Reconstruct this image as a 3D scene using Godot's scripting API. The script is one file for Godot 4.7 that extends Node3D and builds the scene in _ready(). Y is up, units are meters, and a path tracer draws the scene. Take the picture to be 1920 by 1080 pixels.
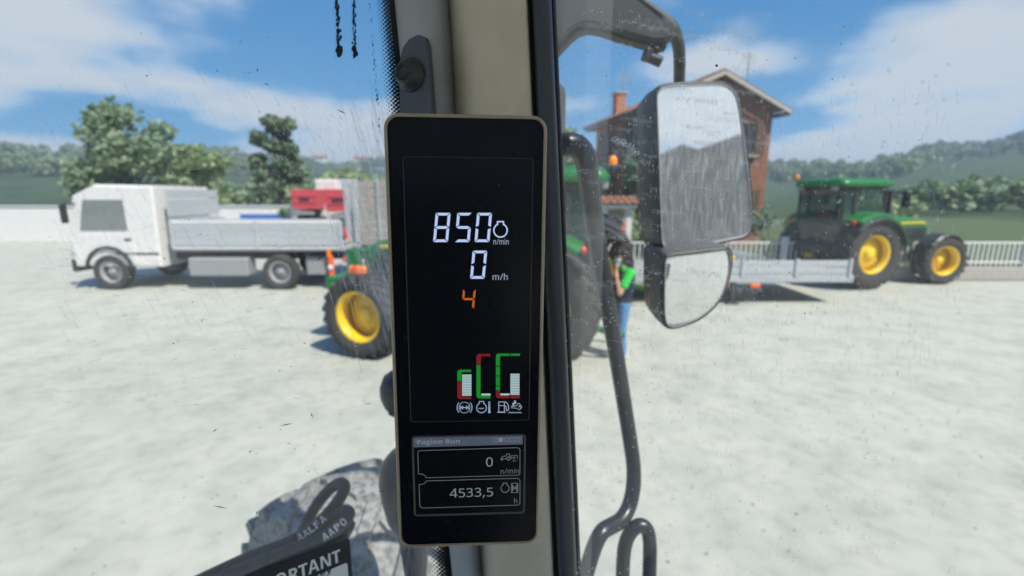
extends Node3D

# ---------------------------------------------------------------- camera numbers (photograph is 1920 x 1080)
const FPX := 881.0
const EYE := Vector3(0, 2.6, 0)
var pitch := atan(180.0 / 881.0)
var M := {}
var rng := RandomNumberGenerator.new()

func ray(u: float, v: float) -> Vector3:
	var x := (u - 960.0) / FPX
	var y := -(v - 540.0) / FPX
	return Vector3(x, y * cos(pitch) - sin(pitch), -cos(pitch) - y * sin(pitch))

func at(u: float, v: float, d: float) -> Vector3:
	return EYE + ray(u, v) * d

func onz(u: float, v: float, z: float) -> Vector3:
	var r := ray(u, v)
	return EYE + r * (z / -r.z)

func on_ground(u: float, v: float) -> Vector3:
	var r := ray(u, v)
	return EYE + r * (-EYE.y / r.y)

# ---------------------------------------------------------------- mesh helpers
func mb() -> SurfaceTool:
	var s := SurfaceTool.new()
	s.begin(Mesh.PRIMITIVE_TRIANGLES)
	s.set_smooth_group(-1)
	return s

func face(s: SurfaceTool, p: Array, inside: Vector3) -> void:
	var c := Vector3.ZERO
	for q in p: c += q
	c /= p.size()
	var n: Vector3 = (p[2] - p[0]).cross(p[1] - p[0])
	var q := p.duplicate()
	if n.dot(c - inside) < 0.0: q.reverse()
	for i in range(1, q.size() - 1):
		s.add_vertex(q[0]); s.add_vertex(q[i]); s.add_vertex(q[i + 1])

func bx(s: SurfaceTool, at_: Vector3, size: Vector3, bev := 0.0, turn := Basis()) -> void:
	var h := size * 0.5
	var b: float = minf(bev, minf(h.x, minf(h.y, h.z)) * 0.9)
	var T := Transform3D(turn, at_)
	if b <= 0.0:
		for ax in 3:
			for sg: float in [-1.0, 1.0]:
				var p := []
				for k in [[-1, -1], [1, -1], [1, 1], [-1, 1]]:
					var v := Vector3.ZERO
					v[ax] = sg * h[ax]; v[(ax + 1) % 3] = k[0] * h[(ax + 1) % 3]; v[(ax + 2) % 3] = k[1] * h[(ax + 2) % 3]
					p.append(T * v)
				face(s, p, at_)
		return
	for ax in 3:
		var a1 := (ax + 1) % 3
		var a2 := (ax + 2) % 3
		for sg: float in [-1.0, 1.0]:
			var p := []
			for k in [[-1, -1], [1, -1], [1, 1], [-1, 1]]:
				var v := Vector3.ZERO
				v[ax] = sg * h[ax]; v[a1] = k[0] * (h[a1] - b); v[a2] = k[1] * (h[a2] - b)
				p.append(T * v)
			face(s, p, at_)
		for k in [[-1, -1], [1, -1], [1, 1], [-1, 1]]:
			var p := []
			for e in [[-1, 0], [1, 0], [1, 1], [-1, 1]]:
				var v := Vector3.ZERO
				v[ax] = e[0] * (h[ax] - b)
				v[a1] = k[0] * (h[a1] - (b if e[1] == 0 else 0.0)); v[a2] = k[1] * (h[a2] - (0.0 if e[1] == 0 else b))
				p.append(T * v)
			face(s, p, at_)
	for i in [-1.0, 1.0]:
		for j in [-1.0, 1.0]:
			for k in [-1.0, 1.0]:
				face(s, [T * Vector3(i * h.x, j * (h.y - b), k * (h.z - b)), T * Vector3(i * (h.x - b), j * h.y, k * (h.z - b)), T * Vector3(i * (h.x - b), j * (h.y - b), k * h.z)], at_)

func quad(s: SurfaceTool, a: Vector3, b: Vector3, c: Vector3, d: Vector3) -> void:
	s.add_vertex(a); s.add_vertex(b); s.add_vertex(c)
	s.add_vertex(a); s.add_vertex(c); s.add_vertex(d)

# bridges closed rings of equal length; caps the ends if asked
func loft(s: SurfaceTool, rings: Array, cap0 := true, cap1 := true, smooth := true) -> void:
	s.set_smooth_group(0 if smooth else -1)
	for i in rings.size() - 1:
		var a: Array = rings[i]
		var b: Array = rings[i + 1]
		var n := a.size()
		for j in n:
			quad(s, a[j], a[(j + 1) % n], b[(j + 1) % n], b[j])
	s.set_smooth_group(-1)
	for e in [[cap0, rings[0], true], [cap1, rings[rings.size() - 1], false]]:
		if not e[0]: continue
		var r: Array = e[1]
		var c := Vector3.ZERO
		for q in r: c += q
		c /= r.size()
		for j in r.size():
			var k := (j + 1) % r.size()
			if e[2]: s.add_vertex(c); s.add_vertex(r[k]); s.add_vertex(r[j])
			else: s.add_vertex(c); s.add_vertex(r[j]); s.add_vertex(r[k])

func tube(s: SurfaceTool, pts: Array, rad, sides := 12) -> void:
	var rings := []
	var up := Vector3.ZERO
	for i in pts.size():
		var t: Vector3 = (pts[mini(i + 1, pts.size() - 1)] - pts[maxi(i - 1, 0)]).normalized()
		if up == Vector3.ZERO: up = t.cross(Vector3(0.31, 0.2, 0.9)).normalized()
		up = (up - t * up.dot(t)).normalized()
		var w := up.cross(t)
		var r: float = rad[i] if rad is Array else rad
		var ring := []
		for k in sides:
			var a := TAU * k / sides
			ring.append(pts[i] + (up * cos(a) + w * sin(a)) * r)
		rings.append(ring)
	loft(s, rings)

func smooth_path(pts: Array, per := 6) -> Array:
	var out := []
	for i in pts.size() - 1:
		var p0: Vector3 = pts[maxi(i - 1, 0)]
		var p3: Vector3 = pts[mini(i + 2, pts.size() - 1)]
		for k in per:
			out.append(pts[i].cubic_interpolate(pts[i + 1], p0, p3, float(k) / per))
	out.append(pts[pts.size() - 1])
	return out

# profile: Array of Vector2(radius, along); axis = local z of T
func lathe(s: SurfaceTool, T: Transform3D, profile: Array, segs := 24, smooth := true, caps := true) -> void:
	var rings := []
	for p in profile:
		var ring := []
		for k in segs:
			var a := TAU * k / segs
			ring.append(T * Vector3(cos(a) * p.x, sin(a) * p.x, p.y))
		rings.append(ring)
	loft(s, rings, caps and profile[0].x > 0.0005, caps and profile[profile.size() - 1].x > 0.0005, smooth)

func rrect(w: float, h: float, r: float, n := 7) -> Array:
	var out := []
	for c in [[1, 1, 0.0], [-1, 1, 0.5], [-1, -1, 1.0], [1, -1, 1.5]]:
		for k in n + 1:
			var a: float = PI * (c[2] + 0.5 * k / n)
			out.append(Vector2(c[0] * (w / 2 - r) + cos(a) * r, c[1] * (h / 2 - r) + sin(a) * r))
	return out

# rounded box along z from rings of [inset, z]
func rbox(s: SurfaceTool, w: float, h: float, r: float, steps: Array, T := Transform3D(), cap0 := true, cap1 := true) -> void:
	var rings := []
	for e in steps:
		var ring := []
		for p in rrect(w - 2 * e[0], h - 2 * e[0], maxf(r - e[0], 0.0004)): ring.append(T * Vector3(p.x, p.y, e[1]))
		rings.append(ring)
	loft(s, rings, cap0, cap1)

func poly(s: SurfaceTool, p2: PackedVector2Array, z: float, T := Transform3D()) -> void:
	var idx := Geometry2D.triangulate_polygon(p2)
	for i in range(0, idx.size(), 3):
		var a := p2[idx[i]]; var b := p2[idx[i + 1]]; var c := p2[idx[i + 2]]
		if (b - a).cross(c - a) > 0.0:
			var t := b; b = c; c = t
		for q in [a, b, c]: s.add_vertex(T * Vector3(q.x, q.y, z))

# a flat outline given thickness along its own z, with a small chamfer
func slab(s: SurfaceTool, p2: PackedVector2Array, z0: float, z1: float, bev: float, T := Transform3D()) -> void:
	if Geometry2D.is_polygon_clockwise(p2): p2.reverse()
	var ins := []
	var n := p2.size()
	for i in n:
		var d1 := (p2[i] - p2[(i + n - 1) % n]).normalized()
		var d2 := (p2[(i + 1) % n] - p2[i]).normalized()
		var nn := (Vector2(-d1.y, d1.x) + Vector2(-d2.y, d2.x)).normalized()
		ins.append(p2[i] + nn * bev)
	var inner := PackedVector2Array(ins)
	var rings := []
	for e in [[inner, z0], [p2, z0 + bev], [p2, z1 - bev], [inner, z1]]:
		var ring := []
		for q in e[0]: ring.append(T * Vector3(q.x, q.y, e[1]))
		rings.append(ring)
	loft(s, rings, false, false, false)
	poly(s, inner, z1, T)
	var back := mb()
	var idx := Geometry2D.triangulate_polygon(inner)
	for i in range(0, idx.size(), 3):
		for k in [0, 1, 2]:
			var q := inner[idx[i + k]]
			s.add_vertex(T * Vector3(q.x, q.y, z0))

func stroke(s: SurfaceTool, pts: Array, w: float, z: float, closed := false) -> void:
	var n := pts.size()
	for i in (n if closed else n - 1):
		var a: Vector2 = pts[i]
		var b: Vector2 = pts[(i + 1) % n]
		var d := (b - a).normalized() * w * 0.5
		var e := Vector2(-d.y, d.x)
		a -= d * 0.6; b += d * 0.6
		for q in [a + e, b + e, b - e, a + e, b - e, a - e]: s.add_vertex(Vector3(q.x, q.y, z))

func commit(s: SurfaceTool) -> ArrayMesh:
	s.generate_normals()
	return s.commit()

func piece(parent: Node, called: String, what, mat: Material) -> MeshInstance3D:
	var o := MeshInstance3D.new()
	o.name = called
	o.mesh = commit(what) if what is SurfaceTool else what
	o.material_override = mat
	parent.add_child(o, true)
	return o

var taken := {}
func numbered(called: String) -> String:
	taken[called] = taken.get(called, -1) + 1
	return called if taken[called] == 0 else "%s_%03d" % [called, taken[called]]

func tag(o: Node, label: String, category: String, group := "", kind := "") -> void:
	if label: o.set_meta("label", label)
	if category: o.set_meta("category", category)
	if group: o.set_meta("group", group)
	if kind: o.set_meta("kind", kind)

func thing(called: String, label: String, category: String, pos := Vector3.ZERO, turn := 0.0, group := "") -> Node3D:
	var o := Node3D.new()
	o.name = numbered(called)
	add_child(o)
	o.position = pos
	o.rotation.y = turn
	tag(o, label, category, group)
	return o

func struct_(called: String, what, mat: Material, kind := "structure") -> MeshInstance3D:
	var o := piece(self, called, what, mat)
	o.set_meta("kind", kind)
	return o

# ---------------------------------------------------------------- material helpers
func lin(r: float, g: float, b: float, a := 1.0) -> Color:
	var c := Color(r, g, b).linear_to_srgb()
	c.a = a
	return c

func mat(c: Color, rough := 0.6, metal := 0.0) -> StandardMaterial3D:
	var m := StandardMaterial3D.new()
	m.albedo_color = c
	m.roughness = rough
	m.metallic = metal
	return m

func noise_tex(freq: float, ramp: Array, sz := 512, octaves := 4, sd := 1, type := FastNoiseLite.TYPE_SIMPLEX_SMOOTH, wide := 0) -> NoiseTexture2D:
	var n := FastNoiseLite.new()
	n.noise_type = type
	n.frequency = freq
	n.fractal_octaves = octaves
	n.seed = sd
	var t := NoiseTexture2D.new()
	t.width = wide if wide else sz
	t.height = sz
	t.seamless = true
	t.noise = n
	var g := Gradient.new()
	var off := PackedFloat32Array()
	var col := PackedColorArray()
	for e in ramp: off.append(e[0]); col.append(e[1])
	g.offsets = off
	g.colors = col
	t.color_ramp = g
	return t

func grey(v: float) -> Color: return Color(v, v, v)

# colour c broken up by a coarse and a fine pattern; sizes in metres per repeat
func worn(c: Color, rough: float, coarse: Texture2D, size_m: float, fine: Texture2D = null, fine_m := 0.3, bump := 0.0) -> StandardMaterial3D:
	var m := mat(c, rough)
	m.albedo_texture = coarse
	m.uv1_triplanar = true
	m.uv1_world_triplanar = true
	m.uv1_scale = Vector3.ONE / size_m
	if fine:
		m.detail_enabled = true
		m.detail_blend_mode = BaseMaterial3D.BLEND_MODE_MUL
		m.detail_albedo = fine
		m.detail_uv_layer = BaseMaterial3D.DETAIL_UV_2
		m.uv2_triplanar = true
		m.uv2_world_triplanar = true
		m.uv2_scale = Vector3.ONE / fine_m
	if bump > 0.0:
		m.heightmap_enabled = true
		m.heightmap_scale = bump
		m.heightmap_texture = coarse
	return m

func glow(c: Color, e: float) -> StandardMaterial3D:
	var m := mat(Color(0.02, 0.02, 0.02), 0.4)
	m.emission_enabled = true
	m.emission = c
	m.emission_energy_multiplier = e
	return m

func make_materials() -> void:
	var soft := noise_tex(0.008, [[0.0, grey(0.93)], [0.45, grey(0.975)], [0.7, grey(1.0)], [1.0, grey(0.95)]], 512, 5, 3)
	var speck := noise_tex(0.09, [[0.0, grey(0.82)], [0.5, grey(0.97)], [1.0, grey(1.0)]], 512, 3, 5)
	var blotch := noise_tex(0.012, [[0.0, Color(0.89, 0.90, 0.89)], [0.35, Color(0.95, 0.95, 0.94)], [0.55, Color(0.975, 0.97, 0.96)], [0.75, Color(1.0, 0.99, 0.975)], [1.0, Color(0.95, 0.955, 0.945)]], 1024, 6, 11)
	M.soft = soft; M.speck = speck
	M.ground = worn(lin(0.475, 0.495, 0.44), 0.95, blotch, 11.0, noise_tex(0.014, [[0.0, grey(0.90)], [0.3, grey(0.955)], [0.5, grey(0.98)], [1.0, grey(1.0)]], 1024, 9, 15), 3.4)
	M.headliner = mat(lin(0.76, 0.74, 0.68), 0.9)
	M.beige = worn(lin(0.69, 0.61, 0.48), 0.75, soft, 0.4, noise_tex(0.25, [[0.0, grey(0.80)], [1.0, grey(1.0)]], 256, 2, 8), 0.035)
	M.skylit_and_floor_grey = worn(lin(0.42, 0.44, 0.45), 0.8, soft, 0.4, noise_tex(0.25, [[0.0, grey(0.84)], [1.0, grey(1.0)]], 256, 2, 9), 0.035)  # on the pillar, sky light put into the colour; on the floor, plain grey
	M.rim = worn(lin(0.31, 0.25, 0.17), 0.45, soft, 0.2)
	M.blackgloss = mat(lin(0.005, 0.006, 0.009), 0.16)
	M.blackgloss.metallic_specular = 0.24
	M.blackgloss.roughness = 1.0
	M.blackgloss.roughness_texture = noise_tex(0.02, [[0.0, grey(0.12)], [0.5, grey(0.18)], [1.0, grey(0.34)]], 512, 5, 91)
	M.blackgloss.uv1_triplanar = true
	M.blackgloss.uv1_scale = Vector3.ONE * 7.0
	M.screenblack = mat(lin(0.006, 0.007, 0.010), 0.22)
	M.screenblack.metallic_specular = 0.26
	M.plate = mat(lin(0.055, 0.066, 0.085), 0.45)
	M.trim = worn(lin(0.034, 0.040, 0.050), 0.38, soft, 0.25)
	M.blackplastic = worn(lin(0.022, 0.024, 0.028), 0.45, soft, 0.3)
	M.rail = worn(lin(0.009, 0.014, 0.022), 0.33, soft, 0.2)
	M.rubber = worn(lin(0.020, 0.021, 0.022), 0.75, soft, 0.3)
	M.seal = mat(lin(0.008, 0.009, 0.011), 0.7)
	M.armgrey = worn(lin(0.055, 0.062, 0.068), 0.5, soft, 0.3)
	M.tyre = worn(lin(0.050, 0.049, 0.047), 0.9, soft, 0.5, speck, 0.2)
	M.dustytyre = worn(lin(0.36, 0.37, 0.35), 0.95, noise_tex(0.02, [[0.0, grey(0.42)], [0.4, grey(0.78)], [0.6, grey(1.0)], [1.0, grey(0.85)]], 512, 6, 21), 0.5, speck, 0.15)
	M.yellow = mat(lin(0.82, 0.55, 0.015), 0.35)
	M.green = worn(lin(0.012, 0.185, 0.035), 0.34, noise_tex(0.015, [[0.0, grey(0.72)], [0.4, grey(0.92)], [1.0, grey(1.0)]], 512, 6, 93), 0.9)
	M.darkmetal = worn(lin(0.03, 0.032, 0.035), 0.6, soft, 0.4)
	M.steel = worn(lin(0.30, 0.31, 0.32), 0.45, soft, 0.5)
	M.alu = worn(lin(0.50, 0.54, 0.56), 0.45, soft, 0.9, speck, 0.5)
	M.whitepaint = worn(lin(0.74, 0.74, 0.72), 0.5, soft, 1.0)
	M.redpaint = worn(lin(0.60, 0.07, 0.09), 0.5, soft, 1.0)
	M.orange = mat(lin(0.85, 0.13, 0.02), 0.4)
	M.amber = mat(lin(0.9, 0.25, 0.02), 0.3)
	M.redlens = mat(lin(0.6, 0.02, 0.02), 0.25)
	M.wood = worn(lin(0.47, 0.43, 0.37), 0.85, noise_tex(0.02, [[0.0, grey(0.72)], [0.5, grey(0.95)], [1.0, grey(1.0)]], 512, 5, 31), 0.9, speck, 0.3)
	M.cabglass = mat(lin(0.03, 0.08, 0.08, 0.45), 0.04)
	M.cabglass.transparency = BaseMaterial3D.TRANSPARENCY_ALPHA
	M.pane = mat(Color(1, 1, 1, 0.015), 0.02)
	M.pane.transparency = BaseMaterial3D.TRANSPARENCY_ALPHA
	M.print_ = mat(lin(0.006, 0.007, 0.012), 0.5)
	M.mud = mat(lin(0.015, 0.015, 0.018), 0.8)
	M.skin = mat(lin(0.50, 0.27, 0.18), 0.5)
	M.navy = worn(lin(0.014, 0.018, 0.045), 0.8, soft, 0.2)
	M.shirt = mat(lin(0.03, 0.55, 0.06), 0.8)
	M.jeans = worn(lin(0.10, 0.27, 0.52), 0.85, speck, 0.12)
	M.hair = worn(lin(0.03, 0.018, 0.012), 0.7, speck, 0.05)
	M.mask = mat(lin(0.35, 0.68, 0.72), 0.8)
	M.shoe = mat(lin(0.55, 0.54, 0.50), 0.7)
	M.white_print = mat(lin(0.75, 0.78, 0.78), 0.6)

func _ready() -> void:
	rng.seed = 4711
	# ---- camera
	var lens := CameraAttributesPhysical.new()
	lens.frustum_focal_length = 5.7
	lens.exposure_aperture = 1.45
	lens.frustum_focus_distance = 0.44
	var cam := Camera3D.new()
	cam.name = "camera"
	add_child(cam)
	cam.attributes = lens
	cam.fov = rad_to_deg(2.0 * atan(540.0 / FPX))
	cam.near = 0.02
	cam.far = 4000.0
	cam.position = EYE
	cam.rotation.x = -pitch
	cam.current = true
	# ---- sky, sun, exposure
	var env := Environment.new()
	env.background_mode = Environment.BG_SKY
	env.tonemap_mode = Environment.TONE_MAPPER_LINEAR
	env.tonemap_exposure = 1.30
	env.sdfgi_enabled = true
	env.ssao_enabled = true
	env.ssil_enabled = true
	env.sky = Sky.new()
	var psm := PanoramaSkyMaterial.new()
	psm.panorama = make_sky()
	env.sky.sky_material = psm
	env.background_energy_multiplier = 0.9
	env.fog_enabled = true
	env.fog_density = 0.0009
	env.fog_light_color = Color(0.78, 0.86, 0.95)
	var we := WorldEnvironment.new()
	we.name = "environment"
	we.environment = env
	add_child(we)
	var sun := DirectionalLight3D.new()
	sun.name = "sun"
	sun.light_energy = 1.45
	sun.light_color = Color(1.0, 0.97, 0.925)
	sun.light_angular_distance = 0.53
	sun.shadow_enabled = true
	add_child(sun)
	sun.look_at_from_position(Vector3(0.47, 0.86, 0.46) * 50.0, Vector3.ZERO)
	make_materials()
	build_setting()
	build_house()
	build_yard()
	build_cab()
	build_mirror()
	build_display()
	build_person()

func make_sky() -> ImageTexture:
	var w := 1536
	var h := 768
	var im := Image.create(w, h, false, Image.FORMAT_RGBF)
	var n := FastNoiseLite.new()
	n.noise_type = FastNoiseLite.TYPE_SIMPLEX_SMOOTH
	n.frequency = 1.0
	n.fractal_octaves = 6
	n.fractal_gain = 0.52
	n.seed = 237
	var low := Color(0.14, 0.43, 0.70)
	var high := Color(0.006, 0.145, 0.45)
	for j in h:
		var el := (0.5 - (j + 0.5) / h) * PI
		if el < -0.05:
			for i in w: im.set_pixel(i, j, Color(0.36, 0.36, 0.34))
			continue
		var t := clampf(1.0 - sin(maxf(el, 0.0)), 0.0, 1.0)
		var clear := high.lerp(low, pow(t, 3.2))
		for i in w:
			var az := TAU * (i + 0.5) / w
			var d := Vector3(sin(az) * cos(el), sin(el), -cos(az) * cos(el))
			# clouds lie on a high sheet, so they flatten towards the horizon
			var k := 1.0 / (maxf(d.y, 0.0) + 0.16)
			var q := n.get_noise_3d(d.x * k * 0.62, 3.0, d.z * k * 0.62)
			var big := n.get_noise_3d(d.x * k * 0.2 + 9.0, 7.0, d.z * k * 0.2)
			var cover := smoothstep(-0.02, 0.42, q * 0.95 + big * 0.6 + 0.10 + 0.30 * pow(t, 5.0))
			var lit := Color(0.70, 0.76, 0.80).lerp(Color(0.58, 0.63, 0.67), smoothstep(0.45, 0.95, cover + q * 0.35))
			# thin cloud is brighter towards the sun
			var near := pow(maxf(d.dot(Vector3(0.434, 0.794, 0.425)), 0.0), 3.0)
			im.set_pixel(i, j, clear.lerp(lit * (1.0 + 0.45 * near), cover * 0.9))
	return ImageTexture.create_from_image(im)

# ---------------------------------------------------------------- vegetation
func leaf_mesh(blobs: Array, per: int, size: float, tones: Array, r: RandomNumberGenerator, long := 1.0) -> ArrayMesh:
	var v := PackedVector3Array()
	var nn := PackedVector3Array()
	var col := PackedColorArray()
	for b in blobs:
		var c: Vector3 = b[0]
		var rad: Vector3 = b[1]
		var n: int = int(per * (b[2] if b.size() > 2 else 1.0))
		for i in n:
			var d := Vector3(r.randfn(), r.randfn(), r.randfn()).normalized()
			var p := c + d * rad * pow(r.randf(), 0.45)
			var a := Vector3(r.randfn(), r.randfn() * 0.6, r.randfn()).normalized()
			var e := a.cross(Vector3(r.randfn(), r.randfn(), r.randfn())).normalized()
			var s := size * r.randf_range(0.6, 1.35)
			var t: Color = tones[r.randi() % tones.size()]
			var x := a * s * long
			var y := e * s * 0.62
			var m := (x.cross(y)).normalized()
			for q in [-x, y, x, -x, x, -y]:
				v.append(p + q); nn.append(m); col.append(t)
	var arr := []
	arr.resize(Mesh.ARRAY_MAX)
	arr[Mesh.ARRAY_VERTEX] = v
	arr[Mesh.ARRAY_NORMAL] = nn
	arr[Mesh.ARRAY_COLOR] = col
	var am := ArrayMesh.new()
	am.add_surface_from_arrays(Mesh.PRIMITIVE_TRIANGLES, arr)
	return am

func leaf_mat() -> StandardMaterial3D:
	if not M.has("leaf"):
		var m := mat(Color.WHITE, 0.6)
		m.vertex_color_use_as_albedo = true
		m.backlight_enabled = true
		m.backlight = lin(0.30, 0.34, 0.12)
		M.leaf = m
		M.bark = worn(lin(0.14, 0.11, 0.085), 0.9, M.soft, 0.5, M.speck, 0.2)
	return M.leaf

func tree(called: String, label: String, pos: Vector3, height: float, spread: float, tones: Array, sd: int, bare := 0.3, clumps := 26, per := 150, leaf := 0.16, group := "") -> Node3D:
	var t := thing(called, label, "tree", pos, 0.0, group)
	var r := RandomNumberGenerator.new()
	r.seed = sd
	var m := leaf_mat()
	var s := mb()
	var rad := height * 0.022 + 0.03
	tube(s, smooth_path([Vector3(0, -0.05, 0), Vector3(r.randfn() * 0.08, height * 0.3, r.randfn() * 0.08), Vector3(r.randfn() * 0.2, height * 0.62, r.randfn() * 0.2), Vector3(r.randfn() * 0.2, height * 0.88, 0)], 3), [rad * 1.5, rad * 1.2, rad * 1.1, rad, rad * 0.9, rad * 0.8, rad * 0.65, rad * 0.5, rad * 0.35, rad * 0.2], 9)
	var blobs := []
	for i in clumps:
		var f := r.randf()
		var y := height * lerpf(bare, 0.97, f)
		var k := spread * (0.35 + 0.65 * sin(PI * clampf(lerpf(0.22, 0.93, f), 0.0, 1.0)))
		var a := r.randf() * TAU
		var q := Vector3(cos(a), 0, sin(a)) * k * sqrt(r.randf()) * 0.85
		var c := Vector3(q.x, y, q.z)
		var cr := spread * r.randf_range(0.22, 0.38)
		blobs.append([c, Vector3(cr, cr * 0.72, cr), r.randf_range(0.7, 1.3)])
		if i % 2 == 0:
			var st := Vector3(0, maxf(height * bare * 0.8, y - k * 0.8), 0)
			tube(s, [st, st.lerp(c, 0.55) + Vector3(0, 0.05, 0), c], [rad * 0.45, rad * 0.28, rad * 0.1], 6)
	piece(t, "trunk", s, M.bark)
	piece(t, "crown", leaf_mesh(blobs, per, leaf, tones, r), m)
	return t

func bush(called: String, label: String, pos: Vector3, size: Vector3, tones: Array, sd: int, clumps := 14, per := 130, leaf := 0.08, category := "bush") -> Node3D:
	var t := thing(called, label, category, pos)
	var r := RandomNumberGenerator.new()
	r.seed = sd
	var s := mb()
	var blobs := []
	for i in clumps:
		var c := Vector3(r.randf_range(-0.42, 0.42) * size.x, r.randf_range(0.15, 0.85) * size.y, r.randf_range(-0.42, 0.42) * size.z)
		var cr := minf(size.x, minf(size.y, size.z)) * r.randf_range(0.22, 0.4)
		blobs.append([c, Vector3(cr, cr * 0.8, cr)])
		if i % 3 == 0: tube(s, [Vector3(c.x * 0.3, -0.03, c.z * 0.3), c], [0.03, 0.012], 6)
	leaf_mat()
	piece(t, "stem", s, M.bark)
	piece(t, "foliage", leaf_mesh(blobs, per, leaf, tones, r), leaf_mat())
	return t

func ridge(az: float, R: float) -> float:
	# height of the land beyond the yard, by direction and distance
	var u := az * 6.0
	var a := 34.0 + 7.0 * sin(u * 1.3 + 0.6) + 4.0 * sin(u * 3.1) + 2.2 * sin(u * 7.7 + 1.0)
	var k := smoothstep(90.0, 620.0, R)
	return a * k * (1.0 - 0.25 * smoothstep(650.0, 1000.0, R)) - 0.03

func build_setting() -> void:
	var g := mb()
	# one sheet from the cab to the horizon; the land beyond the yard rises into hills
	quad(g, Vector3(-46, 0, -46), Vector3(46, 0, -46), Vector3(46, 0, 46), Vector3(-46, 0, 46))
	struct_("yard_ground", g, M.ground)
	var lawn := mb()
	quad(lawn, Vector3(2.6, 0.02, -46), Vector3(46, 0.02, -46), Vector3(46, 0.02, -13.75), Vector3(2.6, 0.02, -13.75))
	struct_("lawn", lawn, worn(lin(0.085, 0.125, 0.045), 0.95, noise_tex(0.02, [[0.0, Color(0.7, 0.75, 0.62)], [0.5, Color(0.9, 0.95, 0.8)], [1.0, Color(1.0, 0.97, 0.8)]], 512, 6, 78), 6.0, M.speck, 0.4))
	var hm := mb()
	hm.set_smooth_group(0)
	var na := 144
	var radii := [30.0, 60.0, 95.0, 130.0, 190.0, 270.0, 350.0, 440.0, 540.0, 640.0, 760.0, 1000.0, 1500.0, 2600.0]
	for i in radii.size() - 1:
		for j in na:
			var q := []
			for e in [[i, j], [i, j + 1], [i + 1, j + 1], [i + 1, j]]:
				var az: float = TAU * e[1] / na
				var R: float = radii[e[0]]
				q.append(Vector3(sin(az) * R, ridge(az, R) - 0.06, -cos(az) * R))
			quad(hm, q[0], q[3], q[2], q[1])
	var hillmat := worn(lin(0.05, 0.085, 0.04), 0.95, noise_tex(0.02, [[0.0, Color(0.55, 0.66, 0.55)], [0.4, Color(0.8, 0.86, 0.72)], [0.6, Color(0.95, 1.0, 0.8)], [1.0, Color(1.0, 0.96, 0.72)]], 512, 5, 77), 140.0)
	struct_("hills", hm, hillmat)
	# woods on the hills: a mass nobody could count
	var r := RandomNumberGenerator.new()
	r.seed = 99
	var lm := leaf_mat()
	var crown := leaf_mesh([[Vector3(0, 2.6, 0), Vector3(2.6, 2.2, 2.6)], [Vector3(1.2, 3.8, 0.5), Vector3(1.7, 1.5, 1.7)], [Vector3(-1.3, 3.4, -0.6), Vector3(1.8, 1.6, 1.8)]], 110, 0.55, [lin(0.035, 0.07, 0.022), lin(0.05, 0.095, 0.028), lin(0.028, 0.055, 0.022), lin(0.075, 0.115, 0.035)], r)
	var mmesh := MultiMesh.new()
	mmesh.transform_format = MultiMesh.TRANSFORM_3D
	mmesh.mesh = crown
	var spots := []
	for i in 2600:
		var az := r.randf_range(-1.15, 1.15)
		var R := 260.0 * pow(2.7, r.randf())
		
		var patch := sin(az * 17.0 + R * 0.013) + sin(az * 5.0 - R * 0.021)
		if patch < -0.3 and R > 200.0: continue
		var p := Vector3(sin(az) * R, ridge(az, R) - 0.4, -cos(az) * R)
		var k := r.randf_range(0.8, 1.7)
		spots.append(Transform3D(Basis(Vector3.UP, r.randf() * TAU).scaled(Vector3(k, k * r.randf_range(0.8, 1.25), k)), p))
	for i in 160:
		var az := r.randf_range(-0.62, -0.10) if i < 120 else r.randf_range(0.55, 0.9)
		var R := r.randf_range(75.0, 135.0)
		var k := r.randf_range(0.55, 1.0)
		spots.append(Transform3D(Basis(Vector3.UP, r.randf() * TAU).scaled(Vector3(k, k * r.randf_range(0.8, 1.25), k)), Vector3(sin(az) * R, -0.3, -cos(az) * R)))
	mmesh.instance_count = spots.size()
	for i in spots.size(): mmesh.set_instance_transform(i, spots[i])
	var woods := MultiMeshInstance3D.new()
	woods.name = "distant_woods"
	woods.multimesh = mmesh
	woods.material_override = lm
	add_child(woods)
	tag(woods, "dark green woods covering the far hillside", "woods", "", "stuff")
	# loose gravel on the yard
	var st := mb()
	st.set_smooth_group(0)
	lathe(st, Transform3D(Basis(Vector3.RIGHT, -PI / 2), Vector3.ZERO), [Vector2(0.7, -0.2), Vector2(1.0, 0.1), Vector2(0.75, 0.5), Vector2(0.25, 0.66), Vector2(0.0, 0.68)], 6)
	var gmm := MultiMesh.new()
	gmm.transform_format = MultiMesh.TRANSFORM_3D
	gmm.mesh = commit(st)
	gmm.instance_count = 1800
	for i in 1800:
		var gr := 2.2 + 17.0 * pow(r.randf(), 1.6)
		var ga := r.randf_range(-0.95, 0.95)
		var gk := 0.004 + 0.011 * pow(r.randf(), 3.0)
		gmm.set_instance_transform(i, Transform3D(Basis(Vector3.UP, r.randf() * TAU).scaled(Vector3(gk, gk * 0.8, gk * r.randf_range(0.6, 1.2))), Vector3(sin(ga) * gr, 0.0, -cos(ga) * gr)))
	var gravel := MultiMeshInstance3D.new()
	gravel.name = "gravel"
	gravel.multimesh = gmm
	gravel.material_override = worn(lin(0.30, 0.29, 0.26), 0.9, M.speck, 0.3)
	add_child(gravel)
	tag(gravel, "loose small gravel scattered over the pale yard", "gravel", "", "stuff")
	# houses on the hill
	var hi := 0
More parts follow.
